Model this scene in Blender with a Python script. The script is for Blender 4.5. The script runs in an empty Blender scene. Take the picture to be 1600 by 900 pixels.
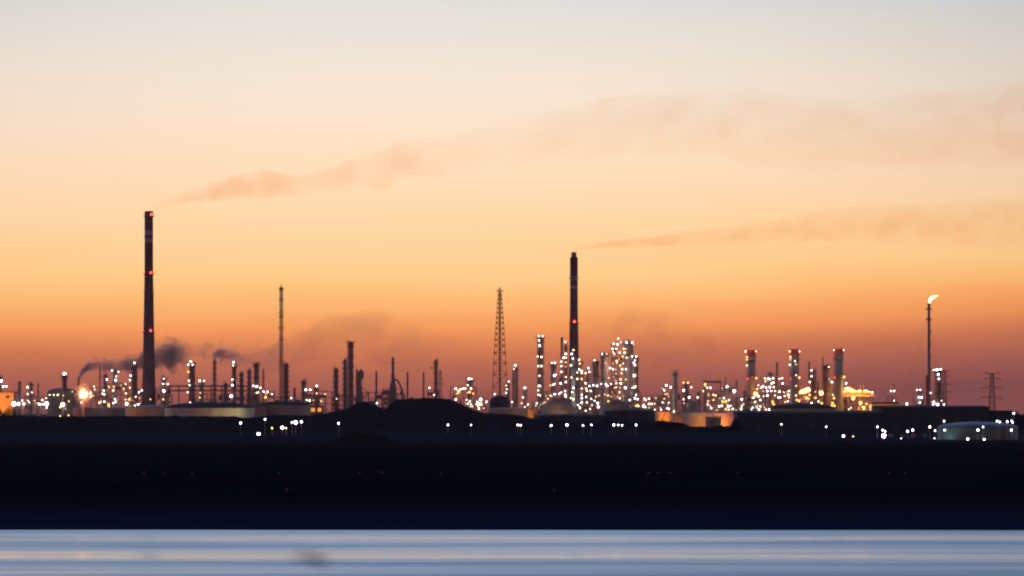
import bpy, bmesh, math, random
from mathutils import Vector, noise

random.seed(7)
SC = bpy.context.scene
COL = SC.collection
CAM_H = 15.0          # camera height above the water, metres
HZ = 640.0            # image row of the horizon
K = 6000.0            # focal length in photo pixels


def P(x, y, D):
    """photo pixel + distance -> real place (metres)"""
    return Vector(((x - 800) * D / K, D, CAM_H + (HZ - y) * D / K))


def lin(r, g, b):
    f = lambda c: (c / 12.92 if c <= .04045 else ((c + .055) / 1.055) ** 2.4)
    return (f(r / 255), f(g / 255), f(b / 255), 1)


# ------------------------------------------------------------------ materials
def new_mat(name):
    m = bpy.data.materials.new(name)
    m.use_nodes = True
    nt = m.node_tree
    nt.nodes.clear()
    out = nt.nodes.new('ShaderNodeOutputMaterial')
    return m, nt, out


def surf(name, c1, c2, scale=.4, rough=.7, metal=0.0, bump=0.0, stretch=(1, 1, 1), spec=.3):
    m, nt, out = new_mat(name)
    N, L = nt.nodes.new, nt.links.new
    b = N('ShaderNodeBsdfPrincipled')
    tc = N('ShaderNodeTexCoord'); mp = N('ShaderNodeMapping'); mp.inputs['Scale'].default_value = stretch
    no = N('ShaderNodeTexNoise'); no.inputs['Scale'].default_value = scale
    no.inputs['Detail'].default_value = 5; no.inputs['Roughness'].default_value = .65
    rp = N('ShaderNodeValToRGB')
    rp.color_ramp.elements[0].position = .33; rp.color_ramp.elements[0].color = (*c1, 1)
    rp.color_ramp.elements[1].position = .68; rp.color_ramp.elements[1].color = (*c2, 1)
    L(tc.outputs['Object'], mp.inputs['Vector']); L(mp.outputs[0], no.inputs['Vector'])
    L(no.outputs['Fac'], rp.inputs[0]); L(rp.outputs[0], b.inputs['Base Color'])
    b.inputs['Roughness'].default_value = rough; b.inputs['Metallic'].default_value = metal
    b.inputs['Specular IOR Level'].default_value = spec
    if bump:
        bp = N('ShaderNodeBump'); bp.inputs['Strength'].default_value = bump; bp.inputs['Distance'].default_value = .3
        L(no.outputs['Fac'], bp.inputs['Height']); L(bp.outputs[0], b.inputs['Normal'])
    L(b.outputs[0], out.inputs['Surface'])
    return m


def glow(name, col, strength, sampling='AUTO'):
    m, nt, out = new_mat(name)
    e = nt.nodes.new('ShaderNodeEmission')
    e.inputs['Color'].default_value = (*col, 1); e.inputs['Strength'].default_value = strength
    nt.links.new(e.outputs[0], out.inputs['Surface'])
    m.cycles.emission_sampling = sampling
    return m


def banded(name, bands, base, scale=.25):
    """painted bands at real heights: bands = [(z, colour above it)]"""
    m, nt, out = new_mat(name)
    N, L = nt.nodes.new, nt.links.new
    b = N('ShaderNodeBsdfPrincipled'); b.inputs['Roughness'].default_value = .8
    b.inputs['Specular IOR Level'].default_value = .2
    g = N('ShaderNodeTexCoord'); s = N('ShaderNodeSeparateXYZ'); L(g.outputs['Object'], s.inputs[0])
    zmax = max(z for z, c in bands) * 1.3
    dv = N('ShaderNodeMath'); dv.operation = 'DIVIDE'; dv.inputs[1].default_value = zmax
    L(s.outputs['Z'], dv.inputs[0])
    rp = N('ShaderNodeValToRGB'); rp.color_ramp.interpolation = 'CONSTANT'
    el = rp.color_ramp.elements
    el[0].position = 0; el[0].color = (*base, 1)
    first = True
    for z, c in bands:
        if first:
            e = el[1]; e.position = z / zmax; first = False
        else:
            e = el.new(z / zmax)
        e.color = (*c, 1)
    L(dv.outputs[0], rp.inputs[0])
    no = N('ShaderNodeTexNoise'); no.inputs['Scale'].default_value = scale; no.inputs['Detail'].default_value = 6
    mp = N('ShaderNodeMapping'); mp.inputs['Scale'].default_value = (1, 1, .25)
    L(g.outputs['Object'], mp.inputs[0]); L(mp.outputs[0], no.inputs['Vector'])
    mr = N('ShaderNodeMapRange'); mr.inputs[1].default_value = .3; mr.inputs[2].default_value = .7
    mr.inputs[3].default_value = .6; mr.inputs[4].default_value = 1.35
    L(no.outputs['Fac'], mr.inputs[0])
    mx = N('ShaderNodeMix'); mx.data_type = 'RGBA'; mx.blend_type = 'MULTIPLY'; mx.inputs[0].default_value = 1
    L(rp.outputs[0], mx.inputs[6]); L(mr.outputs[0], mx.inputs[7])
    L(mx.outputs[2], b.inputs['Base Color']); L(b.outputs[0], out.inputs['Surface'])
    return m


M = dict(
    steel=surf('dark_weathered_steel', (.24, .145, .14), (.36, .23, .215), .6, .6, stretch=(1, 1, .2)),
    rust=surf('rusty_steel', (.24, .10, .075), (.36, .16, .12), .7, .8, stretch=(1, 1, .3)),
    grey=surf('galvanised_steel', (.22, .21, .20), (.36, .34, .32), .5, .55, stretch=(1, 1, .3)),
    clad=surf('insulated_cladding', (.30, .29, .27), (.46, .44, .41), .5, .5, stretch=(1, 1, .3)),
    cream=surf('cream_tank_paint', (.40, .36, .31), (.55, .51, .45), .15, .6, stretch=(1, 1, .3)),
    tan=surf('tan_tank_paint', (.34, .25, .19), (.46, .36, .28), .15, .65, stretch=(1, 1, .3)),
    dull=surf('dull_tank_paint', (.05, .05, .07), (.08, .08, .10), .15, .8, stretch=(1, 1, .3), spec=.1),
    sphere=surf('brown_sphere_paint', (.20, .15, .11), (.30, .23, .17), .15, .55, stretch=(1, 1, .3)),
    roof=surf('dark_roof_sheet', (.05, .047, .052), (.085, .08, .085), .3, .9, spec=.03),
    shed=surf('dark_shed_cladding', (.035, .035, .05), (.06, .06, .08), .3, .8, stretch=(3, 1, .2), spec=.1),
    white=surf('white_dome_paint', (.075, .09, .09), (.12, .135, .135), .12, .5, stretch=(1, 1, .3)),
    soil=surf('dark_earth', (.016, .013, .019), (.038, .031, .041), .06, 1, stretch=(1, 1, 1), spec=0),
    leaf=surf('dark_foliage', (.010, .012, .010), (.034, .036, .030), .4, 1, spec=0),
    bark=surf('bark', (.03, .025, .02), (.05, .04, .03), 2, 1, spec=0),
    red=surf('red_band_paint', (.42, .03, .025), (.58, .05, .04), .5, .6),
    orange_lit_wall=surf('ochre_lit_wall_paint', (.50, .36, .20), (.62, .46, .26), .2, .7, stretch=(1, 1, .4)),  # on the two orange tanks this ochre carries lamp light in its colour
    cable=surf('cable', (.03, .03, .03), (.05, .05, .05), 2, .6),
    stone=surf('grey_stone', (.08, .08, .09), (.16, .16, .17), 3, .9, spec=.1),
    swallow=surf('blue_black_feathers', (.10, .12, .15), (.16, .19, .24), 6, .9, spec=.1),
)
LAMP = {   # kind: (mesh radius m, colour, strength)
    'w': (.55, (1, .96, .97), 10), 's': (.46, (1, .95, .92), 8), 'b': (.86, (1, .96, .99), 13), 'g': (.53, (.93, 1, .94), 8),
    'c': (.54, (1, .83, .60), 6), 'y': (.48, (1, .70, .28), 3.6), 'd': (.38, (1, .74, .40), 2.6), 'o': (.75, (1, .42, .09), 5),
    'B': (1.2, (1, .97, 1), 14), 'O': (1.6, (1, .52, .12), 8), 'r': (.60, (1, .045, .03), 4), 'R': (1.05, (1, .06, .035), 7),
}


# ------------------------------------------------------------------ mesh builder
class MB:
    def __init__(self):
        self.v, self.f = [], []

    def _add(self, vs, fs):
        o = len(self.v)
        self.v += [tuple(p) for p in vs]
        self.f += [tuple(i + o for i in q) for q in fs]

    def tube(self, p0, p1, r0, r1=None, n=10, caps=True):
        p0, p1 = Vector(p0), Vector(p1)
        r1 = r0 if r1 is None else r1
        d = p1 - p0
        if d.length < 1e-6: return
        d.normalize()
        a = d.cross(Vector((0, 0, 1)))
        if a.length < 1e-3: a = Vector((1, 0, 0))
        a.normalize(); b = d.cross(a)
        vs, fs = [], []
        for k in range(n):
            t = 2 * math.pi * k / n
            q = a * math.cos(t) + b * math.sin(t)
            vs += [p0 + q * r0, p1 + q * r1]
        for k in range(n):
            j = (k + 1) % n
            fs.append((2 * k, 2 * j, 2 * j + 1, 2 * k + 1))
        if caps:
            fs.append(tuple(2 * k for k in range(n))[::-1]); fs.append(tuple(2 * k + 1 for k in range(n)))
        self._add(vs, fs)

    def bar(self, p0, p1, w):
        self.tube(p0, p1, w * .7, w * .7, 4)

    def path(self, pts, r, n=8):
        for a, b in zip(pts[:-1], pts[1:]): self.tube(a, b, r, r, n)

    def box(self, lo, hi):
        x0, y0, z0 = lo; x1, y1, z1 = hi
        self._add([(x0, y0, z0), (x1, y0, z0), (x1, y1, z0), (x0, y1, z0), (x0, y0, z1), (x1, y0, z1), (x1, y1, z1), (x0, y1, z1)],
                  [(3, 2, 1, 0), (4, 5, 6, 7), (0, 1, 5, 4), (1, 2, 6, 5), (2, 3, 7, 6), (3, 0, 4, 7)])

    def lathe(self, c, prof, n=24):
        """prof: [(r, z)] from bottom to top, closed with caps where r > 0"""
        cx, cy, cz = c
        vs, fs = [], []
        for r, z in prof:
            for k in range(n):
                t = 2 * math.pi * k / n
                vs.append((cx + r * math.cos(t), cy + r * math.sin(t), cz + z))
        for i in range(len(prof) - 1):
            for k in range(n):
                j = (k + 1) % n
                fs.append((i * n + k, i * n + j, (i + 1) * n + j, (i + 1) * n + k))
        fs.append(tuple(range(n))[::-1])
        fs.append(tuple((len(prof) - 1) * n + k for k in range(n)))
        self._add(vs, fs)

    def build(self, name, mat, parent=None, smooth=False):
        base = Vector(parent['_w']) if parent is not None else Vector((0, 0, 0))
        me = bpy.data.meshes.new(name)
        me.from_pydata([(a - base.x, b - base.y, c - base.z) for a, b, c in self.v], [], self.f)
        me.materials.append(mat)
        if smooth:
            me.polygons.foreach_set('use_smooth', [True] * len(me.polygons))
        me.update()
        o = bpy.data.objects.new(name, me)
        COL.objects.link(o)
        if parent is not None:
            o.parent = parent; o['_w'] = list(base)
        return o


def thing(name, label, cat, base, group=None):
    o = bpy.data.objects.new(name, None)
    o.empty_display_size = 1
    COL.objects.link(o)
    o.location = base
    o['_w'] = list(base)
    o['label'] = label; o['category'] = cat
    if group: o['group'] = group
    return o


def structure(o): o['kind'] = 'structure'; return o


HOSTS = []   # things that carry lamps: (x0, x1, ytop, D_axis, D_front, root, round?)


def host(x0, x1, y, D, front, root, rnd): HOSTS.append((x0, x1, y, D, front, root, rnd))


# ------------------------------------------------------------------ columns and stacks
def platform_ring(root, cx, D, z, r, w=1.1, mat='steel'):
    m = MB()
    m.lathe((cx, D, z), [(r + .02, -.45), (r + w, -.12), (r + w, .18), (r + .02, .18)], 14)
    for k in range(8):
        t = 2 * math.pi * k / 8
        q = (cx + (r + w - .06) * math.cos(t), D + (r + w - .06) * math.sin(t))
        m.bar((*q, z + .1), (*q, z + 1.2), .06)
    for h in (.65, 1.2):
        for k in range(14):
            a, b = 2 * math.pi * k / 14, 2 * math.pi * (k + 1) / 14
            R = r + w - .06
            m.bar((cx + R * math.cos(a), D + R * math.sin(a), z + h), (cx + R * math.cos(b), D + R * math.sin(b), z + h), .05)
    m.build('platform', M[mat], root)


def column(x0, x1, yt, D, style, label, name='process_column', cat='column', mat='steel', group=None, rings=None, taper=1.0):
    s = D / K
    c = P((x0 + x1) / 2, yt, D)
    r = (x1 - x0) / 2 * s * .97
    H = c.z
    root = thing(name, label, cat, (c.x, D, 0), group)
    b = MB()
    if style == 't':       # slender open pipe
        b.lathe((c.x, D, 0), [(r * 1.25, 0), (r * 1.25, 2), (r * taper, 4), (r, H - 1), (r * 1.12, H - 1), (r * 1.12, H), (r * .8, H), (r * .8, H - 1.5)], 16)
        b.build('shaft', M[mat], root, False)
        for q in (.45, .8): platform_ring(root, c.x, D, H * q, r, .5)
    else:
        head = min(r * .55, H * .1)
        b.lathe((c.x, D, 0), [(r * 1.15, 0), (r * 1.02, 2.5), (r, H * .55), (r, H - head), (r * .85, H - head * .45), (r * .5, H - head * .12), (.25, H - .02), (.25, H)], 20)
        b.build('shell', M[mat], root, False)
        # overhead line and riser pipe
        sd = 1 if random.random() < .5 else -1
        px = c.x + sd * (r + .45)
        pm = MB()
        pm.path([(c.x, D - .2, H - .4), (c.x, D - .2, H + .8), (px, D - r * .4, H + .8), (px, D - r * .4, H * .12), (px + sd * 1.2, D - r * .4, 1.0)], .24, 8)
        pm.build('riser_pipe', M['clad'], root)
        # caged ladder
        lm = MB()
        lx = c.x - sd * (r + .35)
        for dx in (-.25, .25): lm.bar((lx + dx, D - r * .5, .5), (lx + dx, D - r * .5, H), .07)
        z = 1.0
        while z < H:
            lm.bar((lx - .25, D - r * .5, z), (lx + .25, D - r * .5, z), .05)
            z += 1.5
        lm.build('ladder', M['steel'], root)
        n = rings if rings is not None else max(2, int(H / 9))
        for i in range(n):
            platform_ring(root, c.x, D, H * (.25 + .70 * i / max(1, n - 1)) - .3, r, (1.5 if style == 'r' else 1.15) if i < n - 1 else 1.4)
        if style == 'p':      # broad working platform at the top
            platform_ring(root, c.x, D, H - .6, r, 2.0)
    host(x0, x1, yt, D, D - r, root, True)
    return root


# ------------------------------------------------------------------ steel process structures
def frame(x0, x1, yt, D, label, depth=11, fill=.78, mat='steel', name='process_structure', ybase=None, equip=True, group=None):
    s = D / K
    X0, X1 = P(x0, 0, D).x, P(x1, 0, D).x
    H = P(0, yt, D).z
    y0, y1 = D, D + depth
    root = thing(name, label, 'steel structure', ((X0 + X1) / 2, D, 0), group)
    rnd = random.Random(int(x0 * 13 + yt))
    nb = max(1, round((X1 - X0) / 5)); nf = max(1, round(H / 4.6))
    xs = [X0 + (X1 - X0) * i / nb for i in range(nb + 1)]
    zs = [H * (i + 1) / nf for i in range(nf)]
    f = MB()
    tops = []
    for x in xs:
        ht = H if rnd.random() < .6 else H * rnd.uniform(.72, 1.0)
        tops.append(ht)
        for y in (y0, y1): f.bar((x, y, 0), (x, y, ht + .9), .3)
    for z in zs:
        for y in (y0, y1): f.bar((X0, y, z), (X1, y, z), .26)
        for x in xs: f.bar((x, y0, z), (x, y1, z), .22)
    for i in range(nb):
        for j in range(nf):
            if rnd.random() < .45:
                za = 0 if j == 0 else zs[j - 1]
                a, b = (xs[i], xs[i + 1]) if rnd.random() < .5 else (xs[i + 1], xs[i])
                f.bar((a, y0, za), (b, y0, zs[j]), .16)
    f.build('frame', M[mat], root)
    for z in zs:
        d = MB()
        a, b = sorted((rnd.uniform(X0, X0 + (X1 - X0) * .3), rnd.uniform(X1 - (X1 - X0) * .3, X1)))
        d.box((a, y0 + .2, z + .16), (b, y1 - .2, z + .24))
        for h in (.6, 1.15): d.bar((a, y0 + .3, z + h), (b, y0 + .3, z + h), .06)
        x = a
        while x < b:
            d.bar((x, y0 + .3, z + .2), (x, y0 + .3, z + 1.15), .05); x += 1.6
        d.build('deck', M[mat], root)
    if equip:
        prev = 0.0
        for z in [0.0] + zs[:-1]:
            for i in range(nb):
                q = rnd.random()
                if q > fill: continue
                xa = xs[i] + .4; xb = xs[i + 1] - .4; hh = (zs[0]) * rnd.uniform(.45, .8)
                e = MB()
                if q < fill * .35:
                    e.tube((xa, D + depth * .45, z + .3 + hh * .5), (xb, D + depth * .45, z + .3 + hh * .5), hh * .45, n=12)
                    for xx in (xa + .6, xb - .6): e.box((xx - .2, D + depth * .45 - .6, z + .24), (xx + .2, D + depth * .45 + .6, z + .5))
                    e.build('vessel', M[rnd.choice(('clad', 'grey', 'steel'))], root, False)
                elif q < fill * .7:
                    cx = (xa + xb) / 2
                    e.lathe((cx, D + depth * .5, z + .25), [(.9, 0), (1.0, .3), (1.0, hh), (.5, hh + .5), (.1, hh + .6)], 12)
                    e.build('drum', M[rnd.choice(('grey', 'steel', 'rust'))], root, False)
                else:
                    for k in range(rnd.randint(2, 4)):
                        yy = D + 1.2 + k * .9; zz = z + rnd.uniform(.6, hh + .6)
                        e = MB(); e.path([(xa - .4, yy, zz), ((xa + xb) / 2, yy, zz), ((xa + xb) / 2 + rnd.uniform(-.6, .6), yy, zz + rnd.uniform(.6, 1.6)), (xb + .4, yy, zz + .8)], .2, 6)
                        e.build('pipe', M[rnd.choice(('clad', 'grey'))], root)
    host(x0, x1, yt, D, D, root, False)
    return root


def pipe_rack(x0, x1, yt, yb, D, label):
    X0, X1 = P(x0, 0, D).x, P(x1, 0, D).x
    zt, zb = P(0, yt, D).z, P(0, yb, D).z
    root = thing('pipe_rack', label, 'pipe rack', ((X0 + X1) / 2, D, 0))
    f = MB(); n = max(2, round((X1 - X0) / 9))
    for i in range(n + 1):
        x = X0 + (X1 - X0) * i / n
        for y in (D, D + 6): f.bar((x, y, 0), (x, y, zt), .35)
        for z in (zb, zt): f.bar((x, D - .5, z), (x, D + 6.5, z), .3)
    for z in (zb, zt):
        for y in (D, D + 6): f.bar((X0, y, z), (X1, y, z), .25)
    f.build('trestle', M['steel'], root)
    for z in (zb + .55, zt + .55):
        for k in range(4):
            p = MB(); p.tube((X0, D + .8 + k * 1.4, z), (X1, D + .8 + k * 1.4, z), .25 + .12 * (k % 3), n=8)
            p.build('pipe', M[('clad', 'grey', 'rust', 'clad')[k]], root)
    host(x0, x1, yt, D, D - .5, root, False)


# ------------------------------------------------------------------ tanks
def tank(x0, x1, yw, yr, D, mat, label, name='storage_tank', roofmat=None, group=None):
    s = D / K
    c = P((x0 + x1) / 2, yw, D)
    r = (x1 - x0) / 2 * s; Hw = c.z; Hr = P(0, yr, D).z
    root = thing(name, label, 'tank', (c.x, D, 0), group)
    b = MB(); pr = [(r * 1.01, 0), (r * 1.01, .3), (r, .32)]
    n = max(2, int(Hw / 2.4))
    for i in range(1, n):
        z = Hw * i / n
        pr += [(r, z - .06), (r + .05, z), (r, z + .06)]
    pr += [(r, Hw - .3), (r + .15, Hw - .3), (r + .15, Hw)]
    b.lathe((c.x, D, 0), pr, 64); b.build('wall', M[mat], root, False)
    t = MB(); h = Hr - Hw
    t.lathe((c.x, D, Hw + .004), [(r + .14, 0)] + [(r * math.cos(a), h * math.sin(a) + .01) for a in [math.pi / 2 * k / 8 for k in range(8)]] + [(.3, h)], 64)
    rf = t.build('roof', M[roofmat or mat], root, True)
    v = MB(); v.lathe((c.x, D, Hr - .1), [(.3, 0), (.3, .7), (.5, .7), (.1, 1.0)], 10); v.build('vent', M['steel'], rf)
    g = MB()
    for k in range(40):
        a, bb = 2 * math.pi * k / 40, 2 * math.pi * (k + 1) / 40
        R = r - .1
        p, q = (c.x + R * math.cos(a), D + R * math.sin(a)), (c.x + R * math.cos(bb), D + R * math.sin(bb))
        zz = Hw + .05
        g.bar((*p, zz), (*p, zz + 1.0), .05); g.bar((*p, zz + 1.0), (*q, zz + 1.0), .05)
    g.build('railing', M['steel'], root)
    st = MB(); prev = None
    for k in range(26):      # spiral stair round the shell
        a = -2.6 + 1.3 * k / 25; z = Hw * k / 25
        p = (c.x + (r + .5) * math.cos(a), D + (r + .5) * math.sin(a), z)
        st.box((p[0] - .35, p[1] - .35, p[2] - .03), (p[0] + .35, p[1] + .35, p[2] + .03))
        if prev: st.bar(prev, (p[0], p[1], p[2] + 1), .05)
        prev = (p[0], p[1], p[2] + 1)
    st.build('stair', M['steel'], root)
    host(x0, x1, yr, D, D - r, root, True)
    return root


def sphere_tank(xc, yt, rp, D, label):
    s = D / K; r = rp * s
    c = P(xc, yt, D); cz = c.z - r
    root = thing('sphere_tank', label, 'tank', (c.x, D, 0), 'spherical gas tanks')
    b = MB()
    n = 48
    prof = [(max(.02, r * math.sin(a)), cz - r * math.cos(a)) for a in [math.pi * k / 24 for k in range(25)]]
    b.lathe((c.x, D, 0), prof, n); b.build('shell', M['sphere'], root, True)
    w = MB()
    for k in range(12):
        a = 2 * math.pi * k / 12 + .13
        pts = [(c.x + (r + .03) * math.sin(e) * math.cos(a), D + (r + .03) * math.sin(e) * math.sin(a), cz + (r + .03) * math.cos(e)) for e in [.12 + 2.4 * i / 16 for i in range(17)]]
        w.path(pts, .2, 5)
    w.build('weld_seam', M['steel'], root)
    for k in range(10):
        a = 2 * math.pi * k / 10
        l = MB(); q = (c.x + r * .98 * math.cos(a), D + r * .98 * math.sin(a))
        l.tube((*q, 0), (*q, cz), .4, n=8); l.build('leg', M['steel'], root)
    t = MB()
    t.lathe((c.x, D, c.z + .1), [(.1, 0), (2.6, 0), (2.6, .2), (.1, .2)], 16)
    for k in range(10):
        a, bb = 2 * math.pi * k / 10, 2 * math.pi * (k + 1) / 10
        p, q = (c.x + 2.5 * math.cos(a), D + 2.5 * math.sin(a)), (c.x + 2.5 * math.cos(bb), D + 2.5 * math.sin(bb))
        t.bar((*p, c.z + .2), (*p, c.z + 1.3), .07); t.bar((*p, c.z + 1.3), (*q, c.z + 1.3), .07)
    t.build('platform', M['steel'], root)
    st = MB(); prev = None
    for k in range(20):
        e = 1.45 - 1.35 * k / 19; a = -1.15 - .35 * k / 19
        p = Vector((c.x + (r + .4) * math.sin(e) * math.cos(a), D + (r + .4) * math.sin(e) * math.sin(a), cz + (r + .4) * math.cos(e)))
        if prev is not None:
            st.bar(prev, p, .35); st.bar(prev + Vector((0, 0, 1)), p + Vector((0, 0, 1)), .06)
        prev = p
    st.build('stair', M['steel'], root)
    host(xc - rp, xc + rp, yt, D, D - r, root, True)


# ------------------------------------------------------------------ lattice towers
def lattice(m, cx, cy, z0, z1, w0, w1, n, t, tb):
    cs = [(-1, -1), (1, -1), (1, 1), (-1, 1)]
    wz = lambda z: w0 + (w1 - w0) * ((z - z0) / (z1 - z0))
    pt = lambda k, z: (cx + cs[k][0] * wz(z), cy + cs[k][1] * wz(z), z)
    for k in range(4): m.bar(pt(k, z0), pt(k, z1), t)
    zs = [z0 + (z1 - z0) * (1 - (1 - i / n) ** 1.25) for i in range(n + 1)]
    for a, b in zip(zs[:-1], zs[1:]):
        for k in range(4):
            j = (k + 1) % 4
            m.bar(pt(k, a), pt(j, b), tb); m.bar(pt(j, a), pt(k, b), tb)
            m.bar(pt(k, b), pt(j, b), tb)


def pylon(xc, yt, D, arms, half, label, w0=3.0, w1=.7, line=False):
    c = P(xc, yt, D); s = D / K
    root = thing('transmission_tower', label, 'pylon', (c.x, D, 0), 'power line pylons')
    b = MB(); lattice(b, c.x, D, 0, c.z, w0, w1, 9, .36, .2); b.build('tower_body', M['steel'], root)
    for i, (ya, hw) in enumerate(arms):
        z = P(0, ya, D).z; h = hw * s
        for sg in (-1, 1):
            a = MB()
            tipz = z + (.9 if i == 0 else .2)
            tip = (c.x + sg * h, D, tipz)
            for yy in (-.7, .7):
                a.bar((c.x + sg * w1, D + yy, z), tip, .22); a.bar((c.x + sg * w1, D + yy, z + (-.9 if i == 0 else 1.1)), tip, .18)
            a.bar((c.x + sg * h * .5, D - .35, z), (c.x + sg * h * .5, D + .35, z + .5), .1)
            a.build('cross_arm', M['steel'], root)
            if i:
                q = MB(); q.tube((tip[0], D, tipz), (tip[0], D, tipz - 1.4), .12, .12, 6); q.build('insulator', M['cable'], root)
    return root


# ------------------------------------------------------------------ lamps
SHARED = {}


def globe(kind):
    if kind not in SHARED:
        r, c, st = LAMP[kind]
        bm = bmesh.new(); bmesh.ops.create_icosphere(bm, subdivisions=2, radius=r)
        me = bpy.data.meshes.new('lamp_globe'); bm.to_mesh(me); bm.free()
        me.materials.append(glow('lamp_glow_' + kind, c, st)); SHARED[kind] = me
    return SHARED[kind]


def put_globe(name, kind, p, parent):
    o = bpy.data.objects.new(name, globe(kind)); COL.objects.link(o)
    base = Vector(parent['_w']); o.parent = parent; o.location = Vector(p) - base; o['_w'] = list(p)
    f = random.uniform(.72, 1.16); o.scale = (f, f, f)
    return o


def lamp_post(x, y, D, kind, label, group):
    p = P(x, y, D)
    root = thing('lamp_post', label, 'lamp', (p.x, D, 0), group)
    m = MB(); m.tube((p.x, D + .9, 0), (p.x, D + .9, p.z + .5), .16, .09, 8)
    m.tube((p.x, D + .9, 0), (p.x, D + .9, .5), .3, .3, 8)
    m.bar((p.x, D + .9, p.z + .5), (p.x, D, p.z + .85), .12); m.build('pole', M['steel'], root)
    h = MB(); h.lathe((p.x, D, p.z + .55), [(.5, 0), (.45, .2), (.2, .38), (.1, .4)], 10); h.build('lamp_housing', M['grey'], root)
    put_globe('lamp_globe', kind, p, root)


LOOSE = []


def attach(x, y, kind):
    best = None
    for h in HOSTS:
        x0, x1, yt, D, F, root, rnd = h
        if x0 - 4.5 <= x <= x1 + 4.5 and y >= yt - 4 and y <= HZ + CAM_H * K / D - 2:
            w = (x1 - x0) + (0 if x0 - 1 <= x <= x1 + 1 else 6 * min(abs(x - x0), abs(x - x1)))
            if best is None or w < best[0]: best = (w, h)
    if best is None:
        LOOSE.append((x, y, kind)); return
    x0, x1, yt, D, F, root, rnd = best[1]
    r = LAMP[kind][0]
    cx = (x0 + x1) / 2; hw = (x1 - x0) / 2
    if rnd:
        u = max(-1, min(1, (x - cx) / hw)); dpt = D - (D - F) * math.sqrt(1 - u * u) - r - .35
    else:
        dpt = F - r - .5
    p = P(x, y, dpt)
    g = put_globe('floodlight', kind, p, root)
    b = MB()
    if rnd:
        tgt = P(cx, y, D); tgt.z = min(p.z, P(0, yt, D).z - .4); d = tgt - p; tgt = p + d * .96
    else:
        tgt = P(min(max(x, x0), x1), y, D); tgt.z = min(p.z, P(0, yt, D).z); tgt.y = D + 1.0
    o2 = g['_w']; tmp = {'_w': o2}
    b.bar(p, tgt, .14)
    ob = b.build('bracket', M['steel'], None)
    ob.data.transform(__import__('mathutils').Matrix.Translation(-p)); ob.parent = g


def point(x, y, D, power, col, rad=.6):
    l = bpy.data.lights.new('yard_light', 'POINT'); l.energy = power; l.color = col; l.shadow_soft_size = rad
    o = bpy.data.objects.new('yard_light', l); o.location = P(x, y, D); COL.objects.link(o)


# ================================================================== THE SETTING
def grid(name, xs, ys, fz, mat, smooth=True):
    v = [(x, y, fz(x, y)) for y in ys for x in xs]; n = len(xs)
    f = [(j * n + i, j * n + i + 1, (j + 1) * n + i + 1, (j + 1) * n + i) for j in range(len(ys) - 1) for i in range(n - 1)]
    me = bpy.data.meshes.new(name); me.from_pydata(v, [], f); me.materials.append(mat)
    me.polygons.foreach_set('use_smooth', [smooth] * len(f)); me.update()
    o = bpy.data.objects.new(name, me); COL.objects.link(o); o['kind'] = 'structure'
    return o


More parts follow.
